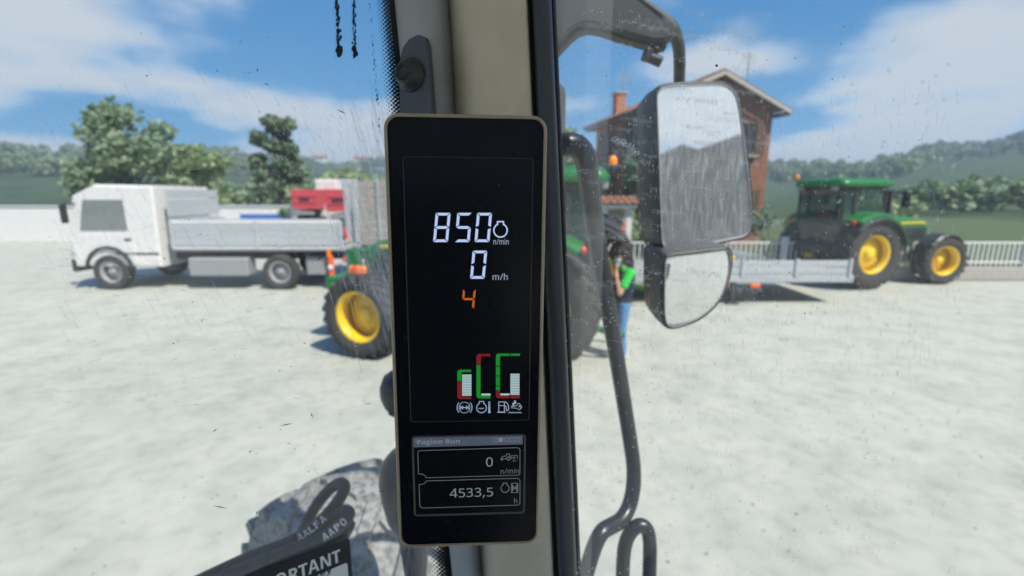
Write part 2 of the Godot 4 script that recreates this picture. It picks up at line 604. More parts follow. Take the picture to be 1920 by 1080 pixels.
	for e in [[600.0, 316.0, 430.0, "pale house with orange roof, on the hillside above the red trailers"], [676.0, 315.0, 470.0, "orange roofed house on the hill crest just left of the display"]]:
		var d: float = e[2]
		var base := at(e[0], e[1], d)
		var hh := thing("hill_house", e[3], "house", Vector3(base.x, ridge(atan2(base.x, -base.z), Vector2(base.x, base.z).length()) - 0.3, base.z), 0.3 * hi, "houses on the far hills")
		var s := mb()
		bx(s, Vector3(0, 5.4, 0), Vector3(11, 11.2, 8))
		piece(hh, "wall", s, M.whitepaint if hi == 0 else mat(lin(0.6, 0.42, 0.3), 0.8))
		s = mb()
		slab(s, PackedVector2Array([Vector2(-4.8, 11.1), Vector2(4.8, 11.1), Vector2(0, 13.2)]), -6.0, 6.0, 0.1, Transform3D(Basis(Vector3.UP, PI / 2), Vector3.ZERO))
		piece(hh, "roof", s, mat(lin(0.36, 0.17, 0.10), 0.9))
		for k in 3:
			s = mb()
			bx(s, Vector3(-3.4 + k * 3.4, 9.2, 4.03), Vector3(1.1, 1.6, 0.1))
			piece(hh, "window", s, M.darkmetal)
		hi += 1
	var dark := [lin(0.03, 0.062, 0.022), lin(0.045, 0.085, 0.028), lin(0.025, 0.05, 0.02), lin(0.06, 0.1, 0.034)]
	var mid := [lin(0.06, 0.12, 0.03), lin(0.085, 0.15, 0.04), lin(0.05, 0.1, 0.03), lin(0.11, 0.16, 0.05)]
	# left edge
	tree("broadleaf_tree", "tall dark leafy tree with bare trunk behind the red trailers, left of the sky gap", Vector3(-14.0, 0, -29.0), 6.9, 1.6, [lin(0.016, 0.034, 0.016), lin(0.026, 0.05, 0.021), lin(0.014, 0.03, 0.015), lin(0.036, 0.062, 0.026)], 5, 0.36, 34, 190, 0.15, "trees behind the yard")
	tree("broadleaf_tree", "broad green tree behind the tall trunked tree at the left edge of the yard", Vector3(-27.5, 0, -42.0), 6.2, 3.4, mid, 6, 0.2, 34, 170, 0.22, "trees behind the yard")
	tree("broadleaf_tree", "wide dark tree behind the truck cab", Vector3(-27.0, 0, -34.0), 8.2, 3.8, dark, 8, 0.22, 38, 170, 0.22, "trees behind the yard")
	tree("broadleaf_tree", "round light green tree low behind the white box", Vector3(-15.5, 0, -46.0), 4.6, 3.2, mid, 9, 0.1, 28, 170, 0.22, "trees behind the yard")
	tree("broadleaf_tree", "small tree just left of the brick house corner, behind the grab rail", Vector3(4.1, 0, -36.0), 7.4, 1.7, mid, 10, 0.25, 26, 150, 0.17, "trees behind the yard")
	tree("broadleaf_tree", "low round tree behind the green tractor cab", Vector3(3.2, 0, -26.0), 3.4, 2.0, dark, 12, 0.1, 28, 170, 0.15, "trees behind the yard")
	bush("round_bush", "round dark bush beside the low wall left of the red trailers", Vector3(-9.9, 0, -20.4), Vector3(1.1, 2.1, 0.9), dark, 14)
	for k in 5:
		bush("hedge_bush", ["clipped green hedge bush far left along the yard wall", "hedge bush second from the far left along the yard wall", "leafy hedge bush behind the truck bed", "pale hedge bush behind the red trailers", "hedge bush behind the slatted trailer"][k], Vector3(-24.0 + k * 4.2, 0, -30.0 - 1.2 * k), Vector3(4.0, 2.3, 1.6), mid, 30 + k, 20, 130, 0.12)
	# low wall along the left of the yard, with a blue and white banner
	var lw := thing("yard_wall", "low pale concrete wall along the far left of the yard", "wall", Vector3(-19.0, 0, -25.0))
	var s2 := mb()
	bx(s2, Vector3(0, 0.9, 0), Vector3(20.0, 1.8, 0.25), 0.02)
	piece(lw, "wall_body", s2, M.concrete if M.has("concrete") else M.whitepaint)
	s2 = mb()
	bx(s2, Vector3(0, 1.86, 0), Vector3(20.1, 0.12, 0.34), 0.02)
	piece(lw, "coping", s2, M.alu)
	var bn := thing("wall_banner", "blue and white banner hung on the low yard wall", "banner", Vector3(-12.9, 1.05, -24.83))
	s2 = mb()
	bx(s2, Vector3(0, 0.36, 0), Vector3(2.6, 0.62, 0.02), 0.004)
	piece(bn, "cloth", s2, M.whitepaint)
	s2 = mb()
	bx(s2, Vector3(0, 0.30, 0.014), Vector3(2.6, 0.24, 0.008))
	piece(bn, "stripe", s2, mat(lin(0.05, 0.16, 0.5), 0.7))
	# the sheds behind the cab that the big mirror shows
	build_sheds()

func build_sheds() -> void:
	var spots := [[24.0, 31.0, 0.5, 6.4, 8.5, "grey steel shed with shallow gable, reflected left in the side mirror"], [28.6, 30.0, 0.5, 8.0, 9.3, "taller grey steel shed with pointed gable, reflected right in the side mirror"]]
	for i in 2:
		var e: Array = spots[i]
		var t := thing("steel_shed", e[5], "shed", Vector3(e[0], 0, e[1]), PI + e[2], "sheds behind the cab")
		var s := mb()
		var w: float = e[3] / 2.0
		var h: float = e[4]
		slab(s, PackedVector2Array([Vector2(-w, 0), Vector2(w, 0), Vector2(w, h), Vector2(0, h + 1.3), Vector2(-w, h)]), -12.0, 0.0, 0.03)
		piece(t, "wall", s, worn(lin(0.13, 0.14, 0.15), 0.7, M.soft, 2.0))
		s = mb()
		for sg: float in [-1.0, 1.0]:
			bx(s, Vector3(sg * w * 0.53, h + 0.70, -5.9), Vector3(w * 1.16, 0.14, 12.8), 0.02, Basis(Vector3(0, 0, 1), -sg * atan2(1.3, w)))
		piece(t, "roof", s, worn(lin(0.16, 0.165, 0.17), 0.6, M.soft, 2.0))
		s = mb()
		bx(s, Vector3(0, 2.1, 0.06), Vector3(3.6, 4.2, 0.1), 0.02)
		piece(t, "door", s, worn(lin(0.10, 0.10, 0.105), 0.6, M.soft, 2.0))

# ---------------------------------------------------------------- house and what stands round it
func brick_texture() -> ImageTexture:
	var im := Image.create(256, 256, false, Image.FORMAT_RGB8)
	var r := RandomNumberGenerator.new()
	r.seed = 8
	im.fill(Color(0.52, 0.46, 0.41))
	for j in 16:
		for i in range(-1, 8):
			var k := r.randf_range(-0.07, 0.07)
			var c := Color(0.53 + k, 0.345 + k * 0.8, 0.265 + k * 0.7)
			im.fill_rect(Rect2i(i * 32 + (16 if j % 2 else 0) + 1, j * 16 + 1, 30, 14), c)
	return ImageTexture.create_from_image(im)

func house_window(h: Node3D, p: Vector3, w: float, hh: float, T: Transform3D) -> void:
	var s := mb()
	bx(s, T * p, Vector3(w, hh, 0.06), 0.0, T.basis)
	var win := piece(h, "window", s, M.housepane)
	s = mb()
	for e in [[-w / 2, 0.0, 0.09, hh + 0.18], [w / 2, 0.0, 0.09, hh + 0.18], [0.0, 0.0, 0.06, hh]]:
		bx(s, T * (p + Vector3(e[0], e[1], 0.055)), Vector3(e[2], e[3], 0.07), 0.01, T.basis)
	for sg: float in [-1.0, 1.0]:
		bx(s, T * (p + Vector3(0, sg * hh / 2, 0.06)), Vector3(w - 0.1, 0.09, 0.065), 0.01, T.basis)
	piece(win, "frame", s, M.brownwood)
	s = mb()
	bx(s, T * (p + Vector3(0, -hh / 2 - 0.14, 0.12)), Vector3(w + 0.3, 0.08, 0.28), 0.01, T.basis)
	piece(win, "sill", s, M.stone)
	for sg: float in [-1.0, 1.0]:
		s = mb()
		bx(s, T * (p + Vector3(sg * (w * 0.75 + 0.05), 0, 0.07)), Vector3(w * 0.5, hh + 0.1, 0.05), 0.01, T.basis)
		piece(win, "shutter", s, M.brownwood)

func tiled_roof(parent: Node3D, a: Vector3, b: Vector3, c: Vector3, d: Vector3, rows: int) -> void:
	# a-b is the eave, d-c the ridge; barrel tiles as ribs running up the slope
	var n := (b - a).cross(d - a).normalized()
	if n.y < 0: n = -n
	var s := mb()
	s.set_smooth_group(0)
	var m := int((b - a).length() / 0.13)
	for i in m:
		var f0 := float(i) / m
		var f1 := float(i + 1) / m
		var z0 := 0.045 if i % 2 == 0 else 0.0
		var z1 := 0.0 if i % 2 == 0 else 0.045
		for k in rows:
			var g0 := float(k) / rows
			var g1 := float(k + 1) / rows + 0.01
			var lift := 0.03
			var p0 := a.lerp(b, f0).lerp(d.lerp(c, f0), g0) + n * (z0 + lift)
			var p1 := a.lerp(b, f1).lerp(d.lerp(c, f1), g0) + n * (z1 + lift)
			var q0 := a.lerp(b, f0).lerp(d.lerp(c, f0), g1) + n * z0
			var q1 := a.lerp(b, f1).lerp(d.lerp(c, f1), g1) + n * z1
			quad(s, p0, q0, q1, p1)
	var o := piece(parent, "roof_tiles", s, M.tile)
	o.set_meta("kind", "stuff")

func build_house() -> void:
	M.brick = worn(Color.WHITE, 0.9, brick_texture(), 1.2, M.soft, 5.0)
	M.tile = worn(lin(0.50, 0.20, 0.10), 0.85, M.soft, 2.0, M.speck, 0.7)
	M.brownwood = mat(lin(0.09, 0.05, 0.03), 0.7)
	M.stone = worn(lin(0.42, 0.39, 0.35), 0.85, M.soft, 1.0)
	M.housepane = mat(lin(0.03, 0.04, 0.05), 0.08)
	# end-on house: gable towards the yard, its left wall running away into the distance
	var C := Vector3(6.1, 0, -21.5)
	var z := Vector3(0.20, 0, 0.975).normalized()
	var x := Vector3(z.z, 0, -z.x)
	var h := thing("brick_house", "large brown brick house with orange tiled roof, its gable above the mirror", "house", Vector3.ZERO)
	h.transform = Transform3D(Basis(x, Vector3.UP, z), C)
	var W := 6.0
	var D := 6.5
	var H := 6.3
	var rise := 1.3
	var s := mb()
	slab(s, PackedVector2Array([Vector2(0, 0), Vector2(W, 0), Vector2(W, H), Vector2(W / 2, H + rise), Vector2(0, H)]), -D, 0.0, 0.02)
	piece(h, "wall", s, M.brick)
	var o := 0.5
	var sl := rise / (W / 2)
	for sg: float in [-1.0, 1.0]:
		var ex := W / 2 + sg * (W / 2 + o)
		var ey := H - o * sl + 0.12
		tiled_roof(h, Vector3(ex, ey, o), Vector3(ex, ey, -D - o), Vector3(W / 2, H + rise + 0.14, -D - o), Vector3(W / 2, H + rise + 0.14, o), 12)
		s = mb()
		bx(s, Vector3(ex - sg * 0.27, ey - 0.16, -D / 2), Vector3(0.6, 0.09, D + 2 * o), 0.01)
		piece(h, "eave", s, M.brownwood)
		s = mb()
		tube(s, [Vector3(ex + sg * 0.08, ey - 0.04, o), Vector3(ex + sg * 0.08, ey - 0.04, -D - o)], 0.06, 8)
		piece(h, "gutter", s, M.brownwood)
		s = mb()
		bx(s, Vector3(W / 2 + sg * (W / 4 + o / 2), H + rise / 2 - o * sl / 2 + 0.03, o + 0.03), Vector3((W / 2 + o) / cos(atan(sl)) , 0.18, 0.06), 0.01, Basis(Vector3(0, 0, 1), -sg * atan(sl)))
		piece(h, "barge_board", s, M.stone)
	# chimney at the far end
	s = mb()
	bx(s, Vector3(0.9, H + 0.85, -D + 0.9), Vector3(0.55, 1.3, 0.55), 0.02)
	var ch := piece(h, "chimney", s, M.tile)
	s = mb()
	bx(s, Vector3(0.9, H + 1.55, -D + 0.9), Vector3(0.72, 0.1, 0.72), 0.02)
	piece(ch, "cap", s, M.stone)
	for a in [[0.7, -D + 1.8, 2.3], [5.6, -1.5, 2.6]]:
		s = mb()
		tube(s, [Vector3(a[0], H + 0.2, a[1]), Vector3(a[0], H + 0.2 + a[2], a[1])], 0.03, 6)
		for k in 4: tube(s, [Vector3(a[0] - 0.4, H + a[2] - 0.3 + k * 0.12, a[1]), Vector3(a[0] + 0.4, H + a[2] - 0.3 + k * 0.12, a[1])], 0.012, 5)
		piece(h, "antenna", s, M.steel)
	# windows on the gable and on the left wall
	for e in [[1.5, 5.0], [4.7, 5.0], [1.5, 2.0], [4.7, 2.0]]: house_window(h, Vector3(e[0], e[1], 0.02), 0.9, 1.3, Transform3D())
	var TL := Transform3D(Basis(Vector3.UP, -PI / 2), Vector3(0, 0, -D))
	for e in [[1.6, 5.1], [4.6, 5.1], [4.6, 2.1]]: house_window(h, Vector3(e[0], e[1], 0.02), 0.9, 1.25, TL)
	# balcony on the left wall with a dark porch under it
	s = mb()
	bx(s, TL * Vector3(1.7, 3.75, 0.5), Vector3(3.4, 0.2, 1.0), 0.02, TL.basis)
	var bal := piece(h, "balcony", s, M.stone)
	s = mb()
	bx(s, TL * Vector3(1.7, 4.6, 0.95), Vector3(3.4, 0.06, 0.06), 0.01, TL.basis)
	for k in 18: bx(s, TL * Vector3(0.05 + k * 0.194, 4.2, 0.95), Vector3(0.03, 0.74, 0.03), 0.0, TL.basis)
	piece(bal, "railing", s, M.brownwood)
	s = mb()
	bx(s, TL * Vector3(1.7, 2.3, 0.02), Vector3(2.4, 2.2, 0.06), 0.0, TL.basis)
	piece(h, "door", s, M.brownwood)
	# planting in front of the house
	var dark := [lin(0.022, 0.05, 0.022), lin(0.035, 0.07, 0.025), lin(0.018, 0.04, 0.018)]
	var mid := [lin(0.06, 0.11, 0.03), lin(0.09, 0.14, 0.04), lin(0.05, 0.09, 0.028), lin(0.13, 0.15, 0.06)]
	var p := at(1205, 360, 19.8)
	tree("cypress_tree", "slim dark conifer against the brick wall, just left of the mirror", Vector3(p.x, 0, p.z), 6.0, 1.0, dark, 41, 0.08, 44, 170, 0.09)
	p = at(1186, 360, 19.0)
	bush("garden_bush", "yellow green shrub beside the porch pillar under the conifer", Vector3(p.x + 0.5, 0, p.z), Vector3(1.5, 2.0, 1.0), mid, 42)
	p = at(1145, 360, 21.0)
	bush("garden_bush", "leafy shrub growing above the porch roof beside the brick wall", Vector3(p.x, 0, p.z), Vector3(1.8, 2.75, 0.9), mid, 43)
	p = at(1470, 360, 17.0)
	bush("garden_bush", "wide shrub in front of the house right of the mirror", Vector3(p.x, 0, p.z), Vector3(2.4, 1.9, 1.2), dark, 44)
	p = at(1640, 360, 16.0)
	bush("garden_bush", "tall shrub beside the right end of the house", Vector3(p.x, 0, p.z), Vector3(2.0, 2.6, 1.4), mid, 45)
	# small porch
	p = at(1158, 360, 17.5)
	var po := thing("garden_porch", "small white pillared porch with terracotta roof in front of the house", "porch", Vector3(p.x, 0, p.z))
	for k in 2:
		s = mb()
		bx(s, Vector3(-0.45 + k * 0.9, 1.0, 0), Vector3(0.22, 2.0, 0.22), 0.015)
		piece(po, "pillar", s, M.whitepaint)
	s = mb()
	bx(s, Vector3(0, 2.07, -0.3), Vector3(1.4, 0.14, 1.2), 0.02)
	piece(po, "beam", s, M.whitepaint)
	s = mb()
	bx(s, Vector3(0, 1.0, -0.85), Vector3(1.3, 2.0, 0.12))
	piece(po, "back_wall", s, M.stone)
	tiled_roof(po, Vector3(-0.85, 2.16, 0.4), Vector3(0.85, 2.16, 0.4), Vector3(0.85, 2.42, -0.9), Vector3(-0.85, 2.42, -0.9), 5)
	# white balustrade along the garden
	var f0 := at(1172, 360, 13.6)
	var fw := thing("garden_fence", "white metal railing fence between the yard and the brick house", "fence", Vector3(f0.x, 0, f0.z))
	s = mb()
	bx(s, Vector3(6.0, 0.2, 0), Vector3(12.4, 0.4, 0.2), 0.02)
	piece(fw, "plinth", s, M.stone)
	for yy in [0.55, 1.13]:
		s = mb()
		bx(s, Vector3(6.0, yy, 0), Vector3(12.2, 0.05, 0.05), 0.008)
		piece(fw, "rail", s, M.whitepaint)
	var bar := mb()
	bx(bar, Vector3(0, 0.79, 0), Vector3(0.045, 0.72, 0.03), 0.006)
	var bm := commit(bar)
	for k in 80:
		var q := piece(fw, "bar", bm, M.whitepaint)
		q.position.x = 0.06 + k * 0.15
	for k in 6:
		s = mb()
		bx(s, Vector3(k * 2.4, 0.65, 0), Vector3(0.16, 1.3, 0.16), 0.01)
		piece(fw, "post", s, M.whitepaint)

# ---------------------------------------------------------------- vehicles in the yard
# wheel with its axis along local z, outer face at +z
func lug_mesh(R: float, w: float, side: float, n: int, k: int, depth: float) -> SurfaceTool:
	var s := mb()
	add_lug(s, R, w, side, n, k, depth)
	return s

func add_lug(s: SurfaceTool, R: float, w: float, side: float, n: int, k: int, depth: float) -> void:
	var a0 := TAU * (k + (0.5 if side > 0 else 0.0)) / n
	var th := 0.20 * TAU / n
	var rings := []
	for i in 5:
		var t := i / 4.0
		var zz := side * lerpf(-0.03 * w, w * 0.5, t)
		var a := a0 + t * 1.05 * TAU / n
		var drop := 0.035 * R * pow(t, 3.0)
		var ro := R - drop
		var ri := R - depth - drop - 0.02 * R
		var ring := []
		for e in [[-th, ri], [-th * 0.7, ro], [th * 0.7, ro], [th, ri]]:
			ring.append(Vector3(cos(a + e[0]) * e[1], sin(a + e[0]) * e[1], zz))
		rings.append(ring)
	if side < 0:
		for r_ in rings: r_.reverse()
	loft(s, rings, true, true, false)

func tyre_mesh(R: float, w: float, rim: float, depth: float, n: int, lugs := true) -> ArrayMesh:
	var s := mb()
	var b := R - depth
	lathe(s, Transform3D(), [Vector2(rim, -w * 0.36), Vector2(rim + 0.03, -w * 0.44), Vector2(lerpf(rim, b, 0.45), -w * 0.5), Vector2(lerpf(rim, b, 0.8), -w * 0.5), Vector2(b - 0.02 * R, -w * 0.46), Vector2(b, -w * 0.35), Vector2(b + 0.012 * R, 0), Vector2(b, w * 0.35), Vector2(b - 0.02 * R, w * 0.46), Vector2(lerpf(rim, b, 0.8), w * 0.5), Vector2(lerpf(rim, b, 0.45), w * 0.5), Vector2(rim + 0.03, w * 0.44), Vector2(rim, w * 0.36)], 48, true, false)
	if lugs:
		for k in n:
			for side: float in [-1.0, 1.0]: add_lug(s, R, w, side, n, k, depth)
	return commit(s)

func rim_mesh(rim: float, w: float, dish: float) -> ArrayMesh:
	var s := mb()
	lathe(s, Transform3D(), [Vector2(rim + 0.012, -w * 0.38), Vector2(rim - 0.03, -w * 0.34), Vector2(rim - 0.04, w * 0.5 - dish), Vector2(rim * 0.62, w * 0.5 - dish - 0.03), Vector2(rim * 0.50, w * 0.5 - dish + 0.015), Vector2(0.0, w * 0.5 - dish + 0.02)], 40, true, false)
	lathe(s, Transform3D(), [Vector2(rim - 0.04, w * 0.5 - dish), Vector2(rim - 0.045, w * 0.30), Vector2(rim - 0.015, w * 0.37), Vector2(rim + 0.018, w * 0.43), Vector2(rim + 0.022, w * 0.39)], 40, true, false)
	return commit(s)

func wheel(parent: Node3D, pos: Vector3, R: float, w: float, rim: float, dish: float, tm: ArrayMesh, rm: ArrayMesh, flip: bool, turn := 0.0, rmat: Material = null) -> void:
	var o := Node3D.new()
	o.name = "wheel"
	parent.add_child(o, true)
	o.position = pos
	o.rotation.y = (PI if flip else 0.0) + turn
	piece(o, "tyre", tm, M.tyre)
	piece(o, "rim", rm, rmat if rmat else M.yellow)
	var s := mb()
	lathe(s, Transform3D(), [Vector2(rim * 0.30, w * 0.5 - dish + 0.01), Vector2(rim * 0.30, w * 0.5 - dish + 0.07), Vector2(rim * 0.22, w * 0.5 - dish + 0.10), Vector2(0.0, w * 0.5 - dish + 0.10)], 20)
	for k in 10:
		var a := TAU * k / 10
		lathe(s, Transform3D(Basis(), Vector3(cos(a), sin(a), 0) * rim * 0.41 + Vector3(0, 0, w * 0.5 - dish)), [Vector2(0.016, 0.0), Vector2(0.016, 0.045), Vector2(0.0, 0.047)], 6)
	piece(o, "hub", s, rmat if rmat else M.yellow)

func make_tractor(label: String, pos: Vector3, turn: float, full: bool, cabin := true) -> Node3D:
	var t := thing("tractor", label, "tractor", pos, turn, "green tractors in the yard")
	var RR := 0.95
	var FR := 0.68
	if not M.has("rear_tyre"):
		M.rear_tyre = tyre_mesh(RR, 0.60, 0.50, 0.05, 22)
		M.front_tyre = tyre_mesh(FR, 0.50, 0.40, 0.045, 20)
		M.rear_rim = rim_mesh(0.50, 0.60, 0.24)
		M.front_rim = rim_mesh(0.40, 0.50, 0.29)
	for sg: float in [-1.0, 1.0]:
		wheel(t, Vector3(0, RR, sg * 0.92), RR, 0.60, 0.50, 0.24, M.rear_tyre, M.rear_rim, sg < 0)
		wheel(t, Vector3(2.75, FR, sg * 0.88), FR, 0.50, 0.40, 0.29, M.front_tyre, M.front_rim, sg < 0, -0.17)
	var s := mb()
	bx(s, Vector3(0.9, 0.85, 0), Vector3(2.6, 0.55, 0.55), 0.05)
	bx(s, Vector3(2.6, 0.95, 0), Vector3(1.5, 0.4, 0.5), 0.04)
	bx(s, Vector3(2.75, 0.68, 0), Vector3(0.28, 0.26, 1.3), 0.04)
	bx(s, Vector3(0, 0.95, 0), Vector3(0.42, 0.42, 1.3), 0.05)
	piece(t, "chassis", s, M.darkmetal)
	# hood: a loft of rounded sections
	s = mb()
	var rings := []
	for e in [[0.75, 1.02, 1.92, 0.42], [1.2, 1.02, 1.93, 0.41], [1.9, 1.02, 1.91, 0.39], [2.5, 1.05, 1.86, 0.36], [2.85, 1.1, 1.78, 0.33], [3.0, 1.18, 1.66, 0.28]]:
		var ring := []
		for q in rrect(e[3] * 2, e[2] - e[1], 0.15, 4): ring.append(Vector3(e[0], (e[1] + e[2]) / 2 + q.y, q.x))
		rings.append(ring)
	loft(s, rings)
	var hood := piece(t, "hood", s, M.green)
	for sg: float in [-1.0, 1.0]:
		s = mb()
		bx(s, Vector3(1.75, 1.72, sg * 0.405), Vector3(1.9, 0.05, 0.02), 0.004, Basis(Vector3.UP, sg * 0.02))
		piece(hood, "stripe", s, M.yellow)
		s = mb()
		for k in 7: bx(s, Vector3(1.95 + k * 0.13, 1.42, sg * 0.392), Vector3(0.09, 0.34, 0.03), 0.01)
		piece(hood, "side_grille", s, M.darkmetal)
		s = mb()
		bx(s, Vector3(2.985, 1.55, sg * 0.15), Vector3(0.06, 0.12, 0.17), 0.02)
		piece(hood, "headlight", s, M.steel)
	s = mb()
	bx(s, Vector3(2.98, 1.36, 0), Vector3(0.08, 0.2, 0.44), 0.03)
	piece(hood, "front_grille", s, M.darkmetal)
	if cabin:
		# cab
		s = mb()
		for sg: float in [-1.0, 1.0]:
			for e in [[0.72, 0.62], [-0.35, -0.42], [-0.72, -0.76]]:
				tube(s, [Vector3(e[0], 1.15, sg * 0.72), Vector3(e[1], 2.72, sg * 0.70)], 0.045, 8)
			bx(s, Vector3(0.0, 1.2, sg * 0.72), Vector3(1.5, 0.1, 0.08), 0.02)
			bx(s, Vector3(-0.06, 2.70, sg * 0.70), Vector3(1.5, 0.08, 0.08), 0.02)
		for xx in [[0.72, 1.2], [-0.73, 1.2], [0.63, 2.70], [-0.77, 2.70]]: bx(s, Vector3(xx[0], xx[1], 0), Vector3(0.08, 0.08, 1.4), 0.02)
		bx(s, Vector3(-0.1, 1.05, 0), Vector3(1.7, 0.25, 1.3), 0.05)
		piece(t, "cab_frame", s, M.darkmetal)
		for sg: float in [-1.0, 1.0]:
			s = mb()
			quad(s, Vector3(0.70, 1.25, sg * 0.715), Vector3(0.61, 2.67, sg * 0.695), Vector3(-0.76, 2.67, sg * 0.695), Vector3(-0.72, 1.25, sg * 0.715))
			piece(t, "side_glass", s, M.cabglass)
		for e in [[0.71, 0.62, "front_glass"], [-0.73, -0.77, "rear_glass"]]:
			s = mb()
			quad(s, Vector3(e[0], 1.25, -0.68), Vector3(e[1], 2.66, -0.66), Vector3(e[1], 2.66, 0.66), Vector3(e[0], 1.25, 0.68))
			piece(t, e[2], s, M.cabglass)
		s = mb()
		rings = []
		for e in [[2.74, 0.03], [2.78, 0.0], [2.88, 0.02], [2.95, 0.12], [2.97, 0.30]]:
			var ring := []
			for q in rrect(1.86 - 2 * e[1], 1.66 - 2 * e[1], 0.22): ring.append(Vector3(-0.06 + q.x, e[0], q.y))
			rings.append(ring)
		loft(s, rings)
		var roof := piece(t, "roof", s, M.green)
		for sg: float in [-1.0, 1.0]:
			s = mb()
			bx(s, Vector3(-0.92, 2.70, sg * 0.55), Vector3(0.10, 0.12, 0.18), 0.02)
			piece(roof, "work_light", s, M.steel)
	s = mb()
	bx(s, Vector3(-0.35, 1.75, 0), Vector3(0.2, 0.7, 0.5), 0.08)
	bx(s, Vector3(-0.1, 1.42, 0), Vector3(0.55, 0.16, 0.52), 0.06)
	piece(t, "seat", s, M.blackplastic)
	s = mb()
	tube(s, [Vector3(0.55, 1.2, 0), Vector3(0.35, 1.75, 0)], 0.04, 8)
	var ringp := []
	for k in 25:
		var a := TAU * k / 24
		ringp.append(Vector3(0.34, 1.78, 0) + Vector3(cos(a) * 0.10, cos(a) * 0.16, sin(a) * 0.2))
	tube(s, ringp, 0.016, 6)
	piece(t, "steering_wheel", s, M.blackplastic)
	# beacon on a short arm at the rear corner of the roof
	if cabin:
		s = mb()
		tube(s, [Vector3(-0.85, 2.86, -0.62), Vector3(-1.0, 2.88, -0.64), Vector3(-1.02, 2.98, -0.64)], 0.018, 6)
		var bst := piece(t, "beacon", s, M.darkmetal)
		s = mb()
		lathe(s, Transform3D(Basis(Vector3.RIGHT, -PI / 2), Vector3(-1.02, 2.97, -0.64)), [Vector2(0.06, 0.0), Vector2(0.065, 0.025), Vector2(0.055, 0.10), Vector2(0.03, 0.125), Vector2(0.0, 0.13)], 16)
		piece(bst, "beacon_lens", s, M.amber)
	# rear fenders: arched sheets over the rear wheels
	for sg: float in [-1.0, 1.0]:
		s = mb()
		rings = []
		for k in 13:
			var a := lerpf(0.25, 2.2, k / 12.0)
			var ring := []
			for e in [[RR + 0.12, 0.60], [RR + 0.19, 0.60], [RR + 0.17, 1.14], [RR + 0.11, 1.24], [RR + 0.05, 1.24], [RR + 0.09, 1.16]]:
				ring.append(Vector3(cos(a) * e[0], RR + sin(a) * e[0], sg * e[1]))
			if sg < 0: ring.reverse()
			rings.append(ring)
		loft(s, rings, true, true, false)
		var lip := mb()
		rings = []
		for k in 11:
			var a := lerpf(0.25, 2.4, k / 10.0)
			var ring := []
			for e in [[RR + 0.02, 1.20], [RR + 0.045, 1.21], [RR + 0.01, 1.33], [RR - 0.02, 1.32]]:
				ring.append(Vector3(cos(a) * e[0], RR + sin(a) * e[0], sg * e[1]))
			if sg < 0: ring.reverse()
			rings.append(ring)
		loft(lip, rings, true, true, false)
		piece(t, "fender_lip", lip, M.armgrey)
		var fd := piece(t, "fender", s, M.green if cabin else M.blackplastic)
		s = mb()
		lathe(s, Transform3D(Basis(Vector3.UP, -PI / 2), Vector3(-0.655, RR + 0.86, sg * 1.02)), [Vector2(0.06, 0.0), Vector2(0.06, 0.04), Vector2(0.035, 0.06), Vector2(0.0, 0.062)], 16)
		piece(fd, "tail_light", s, M.redlens)
		s = mb()
		rings = []
		for k in 9:
			var a := lerpf(0.35, 2.5, k / 8.0)
			var ring := []
			for e in [[FR + 0.08, 0.66], [FR + 0.10, 0.66], [FR + 0.09, 1.06], [FR + 0.05, 1.1], [FR + 0.07, 1.05]]:
				ring.append(Vector3(2.75 + cos(a) * e[0], FR + sin(a) * e[0], sg * e[1]))
			if sg < 0: ring.reverse()
			rings.append(ring)
		loft(s, rings, true, true, false)
		if not full: piece(t, "front_fender", s, M.blackplastic)
	# exhaust stack on the cab corner, mirrors
	s = mb()
	tube(s, [Vector3(0.95, 1.6, 0.62), Vector3(0.92, 2.45 if cabin else 2.0, 0.62), Vector3(0.86, 2.65 if cabin else 2.1, 0.66)], 0.06, 10)
	piece(t, "exhaust", s, M.darkmetal)
	for sg: float in ([-1.0, 1.0] if cabin else []):
		s = mb()
		tube(s, [Vector3(0.62, 2.6, sg * 0.72), Vector3(0.72, 2.6, sg * 1.2)], 0.018, 6)
		bx(s, Vector3(0.73, 2.4, sg * 1.2), Vector3(0.06, 0.38, 0.22), 0.02)
		piece(t, "mirror", s, M.blackplastic)
	# three-point linkage behind
	for sg: float in [-1.0, 1.0]:
		s = mb()
		bx(s, Vector3(-0.92, 0.52, sg * 0.42), Vector3(0.8, 0.10, 0.06), 0.01, Basis(Vector3(0, 0, 1), 0.22))
		piece(t, "lift_arm", s, M.green)
		s = mb()
		tube(s, [Vector3(-0.9, 0.55, sg * 0.42), Vector3(-0.55, 1.25, sg * 0.35)], 0.03, 8)
		piece(t, "lift_rod", s, M.darkmetal)
	# fuel tank and steps
	s = mb()
	bx(s, Vector3(1.3, 0.72, -0.62), Vector3(0.8, 0.55, 0.35), 0.08)
	piece(t, "fuel_tank", s, M.blackplastic)
	for k in 3:
		s = mb()
		bx(s, Vector3(0.98, 0.45 + k * 0.28, -0.86), Vector3(0.36, 0.04, 0.24), 0.01)
		piece(t, "step", s, M.darkmetal)
	if full:
		# front linkage with weight block
		s = mb()
		slab(s, PackedVector2Array([Vector2(3.05, 0.74), Vector2(3.62, 0.82), Vector2(3.74, 0.98), Vector2(3.74, 1.16), Vector2(3.1, 1.2)]), -0.42, 0.42, 0.03)
		var wb := piece(t, "front_weight", s, M.green)
		for sg: float in [-1.0, 1.0]:
			s = mb()
			lathe(s, Transform3D(Basis(Vector3.UP, 0.0 if sg > 0 else PI), Vector3(3.54, 1.0, sg * 0.42)), [Vector2(0.085, 0.0), Vector2(0.085, 0.03), Vector2(0.06, 0.045), Vector2(0.0, 0.05)], 16)
			piece(wb, "round_lamp", s, M.steel)
		s = mb()
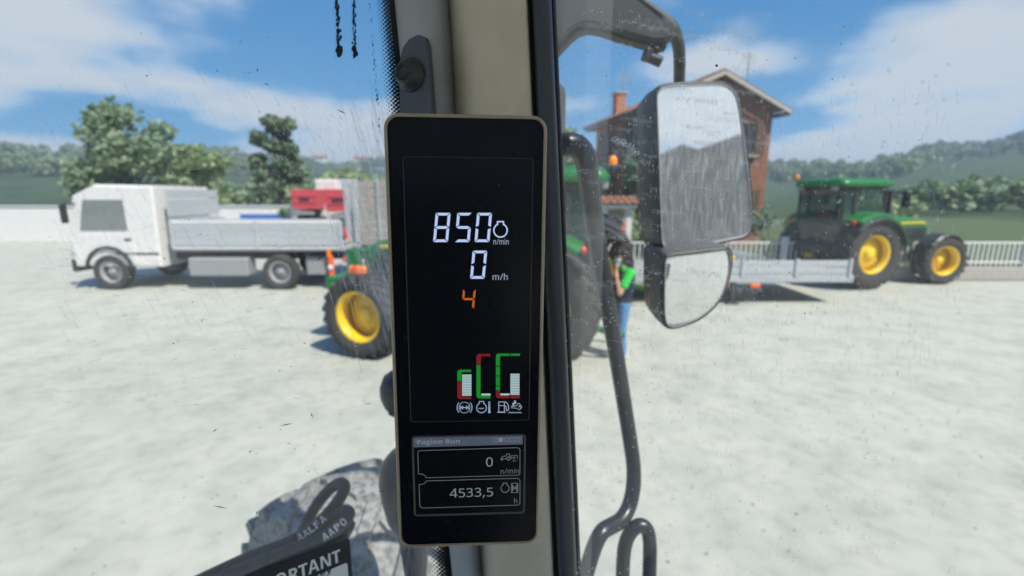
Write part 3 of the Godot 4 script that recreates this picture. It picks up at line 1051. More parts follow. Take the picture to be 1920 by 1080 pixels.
		for sg: float in [-1.0, 1.0]:
			slab(s, PackedVector2Array([Vector2(2.98, 0.9), Vector2(3.34, 0.9), Vector2(3.36, 1.55), Vector2(3.28, 1.66), Vector2(3.14, 1.64), Vector2(3.1, 1.5)]), -0.04, 0.04, 0.012, Transform3D(Basis(), Vector3(0, 0, sg * 0.30)))
		tube(s, [Vector3(3.22, 1.58, -0.3), Vector3(3.22, 1.58, 0.3)], 0.05, 10)
		piece(t, "front_linkage", s, M.green)
		for sg: float in [-1.0, 1.0]:
			s = mb()
			tube(s, [Vector3(2.4, 1.3, sg * 0.4), Vector3(2.6, 1.36, sg * 0.8), Vector3(2.75, 1.38, sg * 0.88)], 0.025, 6)
			var arm := piece(t, "lamp_arm", s, M.darkmetal)
			s = mb()
			bx(s, Vector3(2.83, 1.40, sg * 0.90), Vector3(0.30, 0.14, 0.10), 0.03)
			piece(arm, "marker_light", s, M.amber)
			s = mb()
			bx(s, Vector3(2.83, 1.40, sg * 0.956), Vector3(0.10, 0.15, 0.02), 0.004, Basis(Vector3(0, 0, 1), -0.5))
			piece(arm, "red_stripe", s, M.orange)
	return t

func plank_side(parent: Node3D, x0: float, x1: float, ys: Array, hgt: float, z: float, m: Material, called := "side_board") -> void:
	for y in ys:
		var s := mb()
		bx(s, Vector3((x0 + x1) / 2, y, z), Vector3(x1 - x0, hgt, 0.035), 0.008)
		piece(parent, called, s, m)

func build_yard() -> void:
	make_tractor("green tractor with yellow wheels and green front weight, half hidden behind the display", Vector3(0.53, 0, -7.6), deg_to_rad(168.5), true)
	make_tractor("open green tractor with black fender behind the person, right of the cab tractor", Vector3(1.95, 0, -11.2), deg_to_rad(166), false, false)
	make_tractor("green tractor parked behind the flatbed trailer, right of the mirror", Vector3(9.4, 0, -13.6), deg_to_rad(14), false)
	# ---- flatbed truck on the left
	var tk := thing("flatbed_truck", "flatbed truck with grey aluminium side boards on the left", "truck", Vector3(-4.5, 0, -12.6))
	var s := mb()
	bx(s, Vector3(-3.2, 0.86, -1.0), Vector3(7.2, 0.22, 0.9), 0.02)
	piece(tk, "chassis", s, M.darkmetal)
	s = mb()
	bx(s, Vector3(-2.3, 1.10, -1.1), Vector3(4.55, 0.12, 2.3), 0.01)
	piece(tk, "deck", s, M.alu)
	for zz in [0.06, -2.26]:
		plank_side(tk, -4.5, -0.12, [1.28, 1.48, 1.68], 0.19, zz, M.alu)
		for xx in [-4.55, -2.3, -0.06]:
			s = mb()
			bx(s, Vector3(xx, 1.48, zz), Vector3(0.10, 0.72, 0.07), 0.01)
			piece(tk, "post", s, M.alu)
	s = mb()
	bx(s, Vector3(-2.3, 1.82, 0.06), Vector3(4.5, 0.07, 0.05), 0.008)
	piece(tk, "top_rail", s, M.whitepaint)
	s = mb()
	bx(s, Vector3(-2.3, 1.13, 0.06), Vector3(4.6, 0.05, 0.06), 0.008)
	piece(tk, "bottom_rail", s, M.whitepaint)
	for yy in [1.3, 1.55, 1.8, 2.05, 2.3, 2.55]:
		s = mb()
		bx(s, Vector3(-4.62, yy, -1.1), Vector3(0.04, 0.22, 2.2), 0.006)
		piece(tk, "headboard", s, M.alu)
	s = mb()
	bx(s, Vector3(-1.2, 1.22, -1.1), Vector3(2.2, 0.09, 2.0), 0.02)
	piece(tk, "load_boards", s, M.wood)
	# wheels
	var tt := tyre_mesh(0.48, 0.30, 0.28, 0.015, 30, false)
	var tr := rim_mesh(0.28, 0.30, 0.14)
	for xx in [-1.75, -6.3]:
		wheel(tk, Vector3(xx, 0.48, 0.0), 0.48, 0.30, 0.28, 0.14, tt, tr, false, 0.0, M.steel)
		wheel(tk, Vector3(xx, 0.48, -2.2), 0.48, 0.30, 0.28, 0.14, tt, tr, true, 0.0, M.steel)
	s = mb()
	bx(s, Vector3(-0.86, 0.62, -0.3), Vector3(0.55, 0.5, 0.4), 0.03)
	piece(tk, "toolbox", s, M.steel)
	s = mb()
	bx(s, Vector3(-3.4, 0.62, -0.1), Vector3(1.6, 0.5, 0.45), 0.04)
	piece(tk, "fuel_tank", s, M.steel)
	s = mb()
	bx(s, Vector3(-0.40, 0.62, 0.0), Vector3(0.12, 0.62, 0.12), 0.02)
	bx(s, Vector3(-0.40, 0.30, 0.0), Vector3(0.26, 0.08, 0.22), 0.01)
	var sb := piece(tk, "stabiliser_leg", s, M.orange)
	s = mb()
	bx(s, Vector3(-0.42, 1.0, 0.05), Vector3(0.10, 0.22, 0.06), 0.01)
	piece(sb, "reflector", s, M.amber)
	s = mb()
	lathe(s, Transform3D(Basis(), Vector3(-0.40, 0.60, 0.06)), [Vector2(0.07, 0.0), Vector2(0.07, 0.03), Vector2(0.0, 0.035)], 14)
	piece(sb, "round_reflector", s, M.whitepaint)
	s = mb()
	bx(s, Vector3(-0.05, 0.80, -1.1), Vector3(0.08, 0.14, 2.2), 0.02)
	piece(tk, "rear_bumper", s, M.redpaint)
	# cab, outside the photograph
	s = mb()
	slab(s, PackedVector2Array([Vector2(-7.3, 0.62), Vector2(-4.95, 0.62), Vector2(-4.9, 2.75), Vector2(-6.4, 2.8), Vector2(-7.05, 2.5), Vector2(-7.3, 1.5)]), -2.25, 0.08, 0.06)
	var tc := piece(tk, "cab", s, M.whitepaint)
	s = mb()
	slab(s, PackedVector2Array([Vector2(-6.95, 1.6), Vector2(-5.7, 1.6), Vector2(-5.7, 2.4), Vector2(-6.75, 2.4)]), 0.075, 0.10, 0.008)
	piece(tc, "side_window", s, M.cabglass)
	s = mb()
	slab(s, PackedVector2Array([Vector2(-7.0, 0.7), Vector2(-5.6, 0.7), Vector2(-5.55, 1.5), Vector2(-7.0, 1.5)]), 0.06, 0.092, 0.01)
	piece(tc, "door", s, M.whitepaint)
	s = mb()
	bx(s, Vector3(-7.24, 2.0, -1.1), Vector3(0.08, 0.85, 2.0), 0.02, Basis(Vector3(0, 0, 1), -0.22))
	piece(tc, "windshield", s, M.cabglass)
	s = mb()
	bx(s, Vector3(-7.28, 0.66, -1.08), Vector3(0.16, 0.34, 2.36), 0.03)
	piece(tc, "bumper", s, M.darkmetal)
	s = mb()
	var arch := []
	for k in 9:
		var a := lerpf(0.0, PI, k / 8.0)
		arch.append([Vector3(-6.3 + cos(a) * 0.58, 0.55 + sin(a) * 0.58, 0.03), Vector3(-6.3 + cos(a) * 0.64, 0.55 + sin(a) * 0.64, 0.03), Vector3(-6.3 + cos(a) * 0.64, 0.55 + sin(a) * 0.64, 0.16), Vector3(-6.3 + cos(a) * 0.58, 0.55 + sin(a) * 0.58, 0.16)])
	loft(s, arch, true, true, false)
	piece(tc, "wheel_arch", s, M.blackplastic)
	s = mb()
	bx(s, Vector3(-5.72, 1.36, 0.10), Vector3(0.18, 0.05, 0.03), 0.008)
	piece(tc, "door_handle", s, M.blackplastic)
	s = mb()
	tube(s, [Vector3(-6.95, 2.3, 0.05), Vector3(-7.1, 2.3, 0.28)], 0.018, 6)
	bx(s, Vector3(-7.12, 2.05, 0.28), Vector3(0.08, 0.5, 0.2), 0.03)
	piece(tc, "mirror", s, M.blackplastic)
	s = mb()
	bx(s, Vector3(-7.25, 0.98, 0.0), Vector3(0.1, 0.18, 0.2), 0.03)
	piece(tc, "headlight", s, M.steel)
	s = mb()
	bx(s, Vector3(-5.55, 0.98, 0.088), Vector3(1.2, 0.05, 0.012), 0.003)
	piece(tc, "side_strip", s, M.darkmetal)
	# ---- tall slatted trailer, right behind the truck
	var p := at(640, 360, 13.4)
	var st := thing("slatted_trailer", "tall trailer with weathered grey slatted sides, beside the display's left edge", "trailer", Vector3(p.x, 0, p.z))
	s = mb()
	bx(s, Vector3(1.9, 0.95, -1.0), Vector3(3.9, 0.2, 1.9), 0.02)
	piece(st, "chassis", s, M.darkmetal)
	for k in 8:
		s = mb()
		bx(s, Vector3(1.98, 1.19 + k * 0.23, 0.0), Vector3(3.2, 0.21, 0.04), 0.008)
		piece(st, "slat", s, M.wood)
	for xx in [0.16, 0.40, 1.05, 3.6]:
		s = mb()
		bx(s, Vector3(xx, 1.98, 0.055), Vector3(0.16 if xx < 0.5 else 0.07, 1.96, 0.07), 0.01)
		piece(st, "post", s, M.alu)
	for k in 8:
		s = mb()
		bx(s, Vector3(0.10, 1.19 + k * 0.23, -1.0), Vector3(0.04, 0.21, 1.8), 0.008)
		piece(st, "end_slat", s, M.alu)
	for xx in [1.0, 3.0]:
		wheel(st, Vector3(xx, 0.48, -0.1), 0.48, 0.30, 0.28, 0.14, tt, tr, false, 0.0, M.steel)
	s = mb()
	tube(s, [Vector3(0.05, 0.95, 0.12), Vector3(0.30, 0.90, 0.12), Vector3(0.1, 1.3, 0.12), Vector3(0.05, 1.6, 0.12)], 0.045, 8)
	piece(st, "latch_bar", s, M.redpaint)
	# ---- red tipping trailers
	for e in [[544.0, 594.0, 23.5, "red tipping trailer with dark lettering plate, left one of the pair"], [607.0, 656.0, 20.5, "red tipping trailer right of its twin, beside the grey slatted side"]]:
		var a := at(e[0], 360, e[2])
		var b := at(e[1], 360, e[2])
		var rt := thing("tipping_trailer", e[3], "trailer", Vector3((a.x + b.x) / 2, 0, a.z), 0.0, "red tipping trailers")
		var w: float = b.x - a.x
		s = mb()
		slab(s, PackedVector2Array([Vector2(-w / 2 + 0.06, 1.75), Vector2(w / 2 - 0.06, 1.75), Vector2(w / 2, 2.72), Vector2(-w / 2, 2.72)]), -3.4, 0.0, 0.03)
		var body := piece(rt, "body", s, M.redpaint)
		for yy in [2.08, 2.4]:
			s = mb()
			bx(s, Vector3(0, yy, 0.015), Vector3(w * 0.95, 0.05, 0.05), 0.01)
			piece(body, "rib", s, M.redpaint)
		s = mb()
		bx(s, Vector3(0, 2.24, 0.02), Vector3(0.5, 0.13, 0.04), 0.005)
		piece(body, "name_plate", s, M.darkmetal)
		s = mb()
		bx(s, Vector3(0, 1.5, -1.6), Vector3(w * 0.6, 0.3, 3.2), 0.03)
		bx(s, Vector3(0, 0.72, -1.0), Vector3(w * 0.8, 0.16, 0.16), 0.02)
		bx(s, Vector3(0, 1.1, -1.0), Vector3(0.4, 0.8, 0.5), 0.02)
		piece(rt, "chassis", s, M.darkmetal)
		s = mb()
		bx(s, Vector3(0, 1.55, 0.02), Vector3(w * 0.7, 0.16, 0.08), 0.02)
		piece(rt, "tail_bar", s, M.steel)
		for sg: float in [-1.0, 1.0]:
			wheel(rt, Vector3(sg * w * 0.36, 0.72, -1.0), 0.72, 0.34, 0.36, 0.14, M.front_tyre, M.front_rim, false, PI / 2, M.redpaint)
	# ---- white box body behind
	var wa := at(612, 360, 27.0)
	var wb := thing("box_trailer", "white box trailer behind the red tipping trailers", "trailer", Vector3(wa.x, 0, wa.z))
	s = mb()
	bx(s, Vector3(0, 2.15, -2.0), Vector3(1.25, 2.35, 4.0), 0.03)
	var wbody := piece(wb, "body", s, M.whitepaint)
	s = mb()
	for xx in [-0.3, 0.3]: bx(s, Vector3(xx, 2.15, 0.02), Vector3(0.55, 2.1, 0.04), 0.01)
	piece(wbody, "rear_door", s, M.whitepaint)
	s = mb()
	bx(s, Vector3(0, 0.8, -2.0), Vector3(1.0, 0.25, 3.8), 0.02)
	bx(s, Vector3(0, 0.48, -1.6), Vector3(1.1, 0.1, 0.1))
	piece(wb, "chassis", s, M.darkmetal)
	for sg: float in [-1.0, 1.0]: wheel(wb, Vector3(sg * 0.45, 0.48, -1.6), 0.48, 0.30, 0.28, 0.14, tt, tr, sg < 0, PI / 2, M.steel)
	# ---- low flatbed trailer behind the person
	var f0 := at(1188, 360, 10.6)
	var ft := thing("flatbed_trailer", "low grey flatbed trailer behind the person and the mirror", "trailer", Vector3(f0.x, 0, f0.z))
	s = mb()
	bx(s, Vector3(2.6, 0.60, -1.1), Vector3(5.2, 0.14, 2.2), 0.02)
	bx(s, Vector3(2.6, 0.46, -1.1), Vector3(5.0, 0.16, 0.8), 0.02)
	piece(ft, "chassis", s, M.darkmetal)
	for k in 9:
		s = mb()
		bx(s, Vector3(2.6, 0.70, -0.12 - k * 0.245), Vector3(5.2, 0.05, 0.235), 0.006)
		piece(ft, "deck_board", s, M.wood)
	s = mb()
	bx(s, Vector3(2.6, 0.62, 0.03), Vector3(5.24, 0.17, 0.05), 0.01)
	piece(ft, "side_rail", s, M.alu)
	for k in 2:
		s = mb()
		bx(s, Vector3(2.6, 0.80 + k * 0.17, 0.03), Vector3(5.1, 0.15, 0.035), 0.008)
		piece(ft, "side_board", s, M.alu)
	for k in 5:
		s = mb()
		bx(s, Vector3(0.1 + k * 1.25, 0.88, 0.065), Vector3(0.07, 0.42, 0.03), 0.006)
		piece(ft, "post", s, M.alu)
	for xx in [0.35, 2.2, 2.95]:
		s = mb()
		bx(s, Vector3(xx, 0.45, 0.04), Vector3(0.22, 0.10, 0.04), 0.01)
		piece(ft, "rear_light", s, M.redlens if xx < 1.0 else M.orange)
	for xx in [1.0, 2.0]:
		wheel(ft, Vector3(xx, 0.30, -0.5), 0.30, 0.24, 0.18, 0.1, tyre_mesh(0.30, 0.24, 0.18, 0.01, 20, false), rim_mesh(0.18, 0.24, 0.1), false, 0.0, M.steel)
	var lg := Vector3(2.45, 0, -0.02)
	s = mb()
	bx(s, lg + Vector3(0, 0.3, 0), Vector3(0.10, 0.6, 0.10), 0.01)
	bx(s, lg + Vector3(0, 0.03, 0), Vector3(0.26, 0.06, 0.2), 0.01)
	piece(ft, "support_leg", s, M.darkmetal)
	# galvanised tank-like load with a yellow clip
	var cl := thing("curved_panel", "curved grey sheet metal piece lying on the flatbed trailer right of the mirror", "sheet metal", Vector3(f0.x + 2.9, 0.735, f0.z - 0.6))
	s = mb()
	var rings := []
	for k in 9:
		var a := lerpf(0.1, 2.2, k / 8.0)
		rings.append([Vector3(-cos(a) * 0.55, sin(a) * 0.42, -0.5), Vector3(-cos(a) * 0.55, sin(a) * 0.42, 0.5), Vector3(-cos(a) * 0.53, sin(a) * 0.40, 0.5), Vector3(-cos(a) * 0.53, sin(a) * 0.40, -0.5)])
	loft(s, rings, true, true, false)
	piece(cl, "sheet", s, M.steel)
	s = mb()
	bx(s, Vector3(-0.5, 0.26, 0.52), Vector3(0.12, 0.3, 0.05), 0.01)
	piece(cl, "clip", s, M.yellow)
	# wooden pole leaning on the second tractor
	var wp := thing("wooden_pole", "pale wooden pole leaning against the tractor wheel behind the person", "pole", Vector3(1.55, 0, -9.15))
	s = mb()
	tube(s, [Vector3(0, 0, 0), Vector3(0.1, 0.8, -0.3), Vector3(0.55, 1.55, -0.75)], 0.022, 8)
	piece(wp, "shaft", s, M.wood)
	s = mb()
	bx(s, Vector3(0.0, 0.03, 0.0), Vector3(0.14, 0.06, 0.06), 0.01)
	piece(wp, "foot", s, M.darkmetal)

# ---------------------------------------------------------------- the cab we sit in
var shield := {}
var side := {}

func make_pane(start: Vector2, ang0: float, ang1: float, total: float, n: int, y0: float, y1: float, sgn: float) -> Dictionary:
	var pts := [start]
	var p := start
	for i in n:
		var a := lerpf(ang0, ang1, (i + 0.5) / n)
		p += Vector2(sgn * cos(a), sin(a)) * total / n
		pts.append(p)
	return {"pts": pts, "len": total, "n": n, "y0": y0, "y1": y1}

# pixel -> Vector3(share along, share up, 0); pane_point gives the place, pushed off towards the seat
func pane_hit(P: Dictionary, u: float, v: float) -> Vector3:
	var r := ray(u, v)
	for i in P.n:
		var a: Vector2 = P.pts[i]
		var b: Vector2 = P.pts[i + 1]
		var d := Vector2(r.x, r.z)
		var e := b - a
		var den := d.cross(e)
		if absf(den) < 1e-9: continue
		var t := a.cross(e) / den
		var k := a.cross(d) / den
		if t > 0.0 and k >= -0.0001 and k <= 1.0001: return Vector3((i + k) / P.n, (EYE.y + r.y * t - P.y0) / (P.y1 - P.y0), t)
	return Vector3(-1, 0, 0)

func pane_point(P: Dictionary, u: float, v: float, off: float) -> Vector3:
	var h := pane_hit(P, u, v)
	var r := ray(u, v)
	return EYE + r * (h.z - off)

func pane_mesh(P: Dictionary, off := 0.0) -> ArrayMesh:
	var s := SurfaceTool.new()
	s.begin(Mesh.PRIMITIVE_TRIANGLES)
	s.set_smooth_group(0)
	for i in P.n:
		var q := []
		for e in [[i, 0], [i, 1], [i + 1, 1], [i + 1, 0]]:
			var p2: Vector2 = P.pts[e[0]]
			p2 -= p2.normalized() * off
			q.append([Vector3(p2.x, P.y1 if e[1] else P.y0, p2.y), Vector2(float(e[0]) / P.n, 1.0 - e[1])])
		for k in [0, 1, 2, 0, 2, 3]:
			s.set_uv(q[k][1])
			s.add_vertex(q[k][0])
	s.generate_normals()
	return s.commit()

func draw_line(im: Image, a: Vector2, b: Vector2, c: Color, w: float, fade := 0.0) -> void:
	var n := int(maxf(a.distance_to(b), 1.0))
	for i in n + 1:
		var p := a.lerp(b, float(i) / n)
		var k := c.a * (1.0 - fade * rng.randf())
		var h := int(ceil(w / 2.0))
		for dx in range(-h, h + 1):
			for dy in range(-h, h + 1):
				if dx * dx + dy * dy > w * w * 0.25 + 0.3: continue
				var x := int(p.x) + dx
				var y := int(p.y) + dy
				if x < 0 or y < 0 or x >= im.get_width() or y >= im.get_height(): continue
				var o := im.get_pixel(x, y)
				if k > o.a: im.set_pixel(x, y, Color(c.r, c.g, c.b, k))

func px(P: Dictionary, im: Image, u: float, v: float) -> Vector2:
	var h := pane_hit(P, u, v)
	return Vector2(h.x * im.get_width(), (1.0 - h.y) * im.get_height())

func film_mat(im: Image) -> StandardMaterial3D:
	var m := mat(Color(1, 1, 1, 0.29), 0.95)
	m.albedo_texture = ImageTexture.create_from_image(im)
	m.transparency = BaseMaterial3D.TRANSPARENCY_ALPHA
	m.backlight_enabled = true
	m.backlight = Color(0.8, 0.8, 0.8)
	m.metallic_specular = 0.0
	m.texture_repeat = false
	return m

func pillar_part(parent: Node3D, called: String, prof: Array, m: Material) -> Node:
	var s := mb()
	var rings := []
	for k in 13:
		var f := k / 12.0
		var v := lerpf(-120.0, 1180.0, f)
		var ring := []
		for e in prof: ring.append(onz(lerpf(e[0], e[1], v / 1080.0), v, e[2]))
		rings.append(ring)
	loft(s, rings, false, false, true)
	return piece(parent, called, s, m)

func build_cab() -> void:
	var c := thing("tractor_cab", "tractor cab seen from the seat: beige corner pillar, dusty windows, black grab rail", "tractor cab", Vector3.ZERO)
	shield = make_pane(Vector2(0.16, -0.82), deg_to_rad(20), deg_to_rad(62), 1.5, 28, 1.55, 3.03, -1.0)
	side = make_pane(Vector2(0.045, -0.655), deg_to_rad(42), deg_to_rad(48), 1.35, 12, 1.55, 3.03, 1.0)
	# ---- corner pillar
	pillar_part(c, "pillar_liner", [[737, 847, 0.700], [740, 850, 0.668], [748, 856, 0.655], [775, 870, 0.644], [800, 882, 0.640], [815, 888, 0.643], [826, 893, 0.652], [836, 899, 0.666], [842, 903, 0.677], [846, 906, 0.70]], M.skylit_and_floor_grey)  # same beige pillar, coloured grey for the blue sky light on its left side
	pillar_part(c, "pillar_cover", [[838, 900, 0.70], [842, 903, 0.677], [850, 909, 0.657], [860, 916, 0.640], [874, 925, 0.623], [895, 940, 0.611], [930, 975, 0.604], [966, 1010, 0.602], [980, 1028, 0.602], [986, 1035, 0.606], [989, 1038, 0.616], [989, 1038, 0.69]], M.beige)
	pillar_part(c, "pillar_seal", [[986, 1035, 0.69], [987, 1036, 0.622], [991, 1040, 0.618], [997, 1046, 0.622], [998, 1047, 0.69]], M.seal)
	pillar_part(c, "pillar_trim", [[996, 1045, 0.69], [996, 1045, 0.616], [999, 1048, 0.607], [1004, 1053, 0.604], [1026, 1074, 0.604], [1031, 1079, 0.607], [1034, 1082, 0.615], [1034, 1082, 0.69]], M.trim)
	pillar_part(c, "window_seal", [[1033, 1081, 0.70], [1033, 1081, 0.626], [1036, 1084, 0.622], [1040, 1088, 0.626], [1042, 1090, 0.634], [1042, 1090, 0.70]], M.seal)
	# ---- bracket plate and knob on the pillar
	var s := mb()
	var O := onz(780, 140, 0.618)
	var zb := Vector3(-0.42, 0.05, 0.9).normalized()
	var xb := Vector3.UP.cross(zb).normalized()
	var TB := Transform3D(Basis(xb, zb.cross(xb), zb), O)
	var pl := PackedVector2Array()
	for e in [[750, 290], [748, 160], [749, 110], [754, 88], [766, 72], [784, 64], [794, 68], [799, 82], [804, 140], [815, 290]]: pl.append(on_plane(TB, e[0], e[1]))
	slab(s, pl, -0.012, 0.0, 0.0015, TB)
	var br := piece(c, "bracket_plate", s, M.plate)
	s = mb()
	var kc := on_plane(TB, 771, 141)
	lathe(s, TB * Transform3D(Basis(), Vector3(kc.x, kc.y, 0)), [Vector2(0.020, -0.001), Vector2(0.0205, 0.002), Vector2(0.019, 0.004), Vector2(0.0165, 0.005), Vector2(0.015, 0.012), Vector2(0.012, 0.016), Vector2(0.0098, 0.0165), Vector2(0.0092, 0.0135), Vector2(0.0, 0.013)], 28)
	piece(br, "knob", s, M.blackplastic)
	# ---- windshield
	var ws := piece(c, "windshield", pane_mesh(shield), M.pane)
	s = mb()
	for k in 60:
		var v0 := -60.0 + k * 20.0
		var q := []
		for e in [[v0, 0], [v0, 1], [v0 + 20.0, 1], [v0 + 20.0, 0]]:
			var edge: float = 729.0 + e[0] * 0.0985
			q.append(pane_point(shield, edge + (0.0 if e[1] == 0 else 30.0), e[0], 0.004))
		quad(s, q[0], q[1], q[2], q[3])
	piece(ws, "frit_band", s, M.print_)
	s = mb()
	for row in 150:
		for col in 6:
			var v := -50.0 + row * 7.6 + (3.8 if col % 2 else 0.0)
			var edge := 729.0 + v * 0.0985
			var rad: float = [3.6, 3.4, 2.9, 2.2, 1.6, 1.0][col]
			var u: float = edge - [1.0, 5.5, 10.0, 14.5, 19.0, 23.0][col]
			var p := []
			for k in 8: p.append(pane_point(shield, u + cos(TAU * k / 8) * rad, v + sin(TAU * k / 8) * rad, 0.004))
			for k in range(1, 7):
				s.add_vertex(p[0]); s.add_vertex(p[k]); s.add_vertex(p[k + 1])
	var fd := piece(ws, "frit_dots", s, M.print_)
	fd.set_meta("kind", "stuff")
	# tar-like drips
	var r := RandomNumberGenerator.new()
	r.seed = 5
	for dr in [[632.0, 0.030, -30.0, 104.0, 2.8, 0.8], [664.0, 0.020, 0.0, 104.0, 2.2, 1.0], [693.0, 0.075, -30.0, 250.0, 1.6, 0.22]]:
		s = mb()
		var v: float = dr[2]
		while v < dr[3]:
			if r.randf() < dr[5]:
				var u: float = dr[0] + v * dr[1] + r.randfn() * dr[4] * 0.75
				var k: float = dr[4] * r.randf_range(0.3, 1.0) * (1.9 if v > dr[3] - 14.0 and dr[5] > 0.5 else 1.0)
				var p := []
				for j in 6: p.append(pane_point(shield, u + cos(TAU * j / 6) * k * r.randf_range(0.6, 1.2), v + sin(TAU * j / 6) * k * r.randf_range(0.9, 2.2), 0.0045 + r.randf() * 0.0006))
				for j in range(1, 5):
					s.add_vertex(p[0]); s.add_vertex(p[j]); s.add_vertex(p[j + 1])
			v += 1.1
		piece(ws, "mud_drip", s, M.mud)
	# specks
	s = mb()
	for k in 90:
		var u := r.randf_range(250, 725)
		var v := r.randf_range(60, 980)
		if pane_hit(shield, u, v).x < 0: continue
		var l := r.randf_range(0.6, 1.7)
		var a := r.randf() * TAU
		var long := r.randf_range(1.0, 2.4) * (5.0 if r.randf() < 0.16 else 1.0)
		var p := []
		for e in [[-1, 0], [0, 1], [1, 0], [0, -1]]:
			p.append(pane_point(shield, u + cos(a) * e[0] * l * long - sin(a) * e[1] * l * 0.7, v + sin(a) * e[0] * l * long * 0.5 + cos(a) * e[1] * l * 0.7, 0.0047))
		quad(s, p[0], p[1], p[2], p[3])
	piece(ws, "specks", s, M.mud).set_meta("kind", "stuff")
	# dust film and wiper scratches
	var im := Image.create(2048, 2048, false, Image.FORMAT_RGBA8)
	im.fill(Color(0.86, 0.89, 0.92, 0.025))
	for k in 420:
		var u := 738.0 - absf(r.randfn()) * 48.0
		var v := r.randf_range(180, 560)
		var l := r.randf_range(20, 150)
		u = minf(u, 738.0)
		draw_line(im, px(shield, im, u, v), px(shield, im, u + l * 0.26, v + l), Color(0.93, 0.96, 1.0, r.randf_range(0.4, 1.0)), 1.6 if r.randf() < 0.75 else 2.6, 0.6)
	for k in 260:
		var u := r.randf_range(60, 730)
		var v := r.randf_range(120, 620)
		var l := r.randf_range(8, 46)
		var sl := 0.55 if u < 600 else 0.28
		draw_line(im, px(shield, im, u, v), px(shield, im, u + l * sl, v + l), Color(0.92, 0.95, 1.0, r.randf_range(0.2, 0.8)), 1.4, 0.6)
	for k in 130:
		var u := r.randf_range(60, 730)
		var v := r.randf_range(420, 760)
		var l := r.randf_range(6, 34)
		draw_line(im, px(shield, im, u, v), px(shield, im, u + l, v + l * r.randf_range(-0.25, 0.12)), Color(0.93, 0.95, 0.98, r.randf_range(0.3, 1.0)), 1.4, 0.5)
	for k in 500:
		var u := 725.0 + r.randfn() * 40.0 + 45.0
		var v := r.randf_range(940, 1085)
		var l := r.randf_range(8, 40)
		draw_line(im, px(shield, im, u, v), px(shield, im, u + l * r.randf_range(-0.4, 0.1), v + l), Color(0.9, 0.93, 0.95, r.randf_range(0.2, 0.7)), 1.6, 0.6)
	var fm := film_mat(im)
	piece(ws, "dust_film", pane_mesh(shield, 0.003), fm)
	piece(ws, "dust_film", pane_mesh(shield, -0.003), fm)
	# ---- side window
	var sw := piece(c, "side_window", pane_mesh(side), M.pane)
	im = Image.create(2048, 2048, false, Image.FORMAT_RGBA8)
	im.fill(Color(0.86, 0.90, 0.92, 0.03))
	var streak := FastNoiseLite.new()
	streak.seed = 12
	streak.frequency = 0.02
	# rows of dried residue
	for row in 110:
		var v := r.randf_range(10, 620)
		var u := r.randf_range(1050, 1400)
		var n := r.randi_range(4, 22)
		var hgt := r.randf_range(3, 9)
		var al := r.randf_range(0.35, 1.0)
		for k in n:
			u += r.randf_range(2.0, 5.5)
			if u > 1600: break
			var vv := v + r.randf_range(-2, 2) + k * 0.35
			draw_line(im, px(side, im, u, vv), px(side, im, u + r.randf_range(-0.7, 0.7), vv + hgt * r.randf_range(0.4, 1.0)), Color(0.92, 0.95, 0.97, al * r.randf_range(0.5, 1.0)), 1.8, 0.3)
	for k in 900:
		var u := r.randf_range(1045, 1800)
		var v := r.randf_range(150, 700)
		draw_line(im, px(side, im, u, v), px(side, im, u + r.randf_range(-1, 1), v + r.randf_range(3, 22)), Color(0.9, 0.94, 0.96, r.randf_range(0.2, 0.7)), 1.5, 0.5)
	for k in 170:
		var u := r.randf_range(1050, 1240) if r.randf() < 0.7 else r.randf_range(1240, 1700)
		var v := r.randf_range(480, 1080)
		var a := r.randf() * TAU
		var last := px(side, im, u + cos(a) * 2.4, v + sin(a) * 2.4)
		for j in 5:
			a += 0.5
			var q := px(side, im, u + cos(a) * 2.4, v + sin(a) * 2.4)
			draw_line(im, last, q, Color(0.95, 0.97, 0.98, r.randf_range(0.4, 1.0)), 1.6, 0.3)
			last = q
	for k in 300:
		var u := r.randf_range(1045, 1800)
		var v := r.randf_range(20, 1070)
		var p := px(side, im, u, v)
		draw_line(im, p, p + Vector2(r.randf_range(-2, 2), r.randf_range(0, 3)), Color(0.96, 0.97, 0.98, r.randf_range(0.5, 1.0)), r.randf_range(1.4, 3.0), 0.2)
	# a dried splash over the house
	for k in 70:
		var f := r.randf()
		var u := lerpf(1150, 1195, f) + r.randfn() * 4.0
		var v := lerpf(262, 290, f * f) + r.randfn() * 3.0
		draw_line(im, px(side, im, u, v), px(side, im, u + r.randf_range(1, 6), v + r.randf_range(0, 4)), Color(0.9, 0.93, 0.93, r.randf_range(0.5, 1.0)), 2.0, 0.3)
	fm = film_mat(im)
	piece(sw, "dust_film", pane_mesh(side, 0.003), fm)
	piece(sw, "dust_film", pane_mesh(side, -0.003), fm)
	s = mb()
	for k in 60:
		var u := r.randf_range(1050, 1600)
		var v := r.randf_range(20, 700)
		var l := r.randf_range(0.5, 1.3) * (1.9 if k == 0 else 1.0)
		if k == 0: u = 1344.0; v = 123.0; l = 3.0
		var p := []
		for j in 7: p.append(pane_point(side, u + cos(TAU * j / 7) * l * r.randf_range(0.7, 1.2), v + sin(TAU * j / 7) * l * r.randf_range(0.7, 1.2), 0.0047))
		for j in range(1, 6):
			s.add_vertex(p[0]); s.add_vertex(p[j]); s.add_vertex(p[j + 1])
	piece(sw, "specks", s, M.mud).set_meta("kind", "stuff")
	M.driedmud = mat(lin(0.85, 0.87, 0.88), 0.9)
	M.driedmud.backlight_enabled = true
	M.driedmud.backlight = lin(1.0, 1.0, 1.0)
	s = mb()
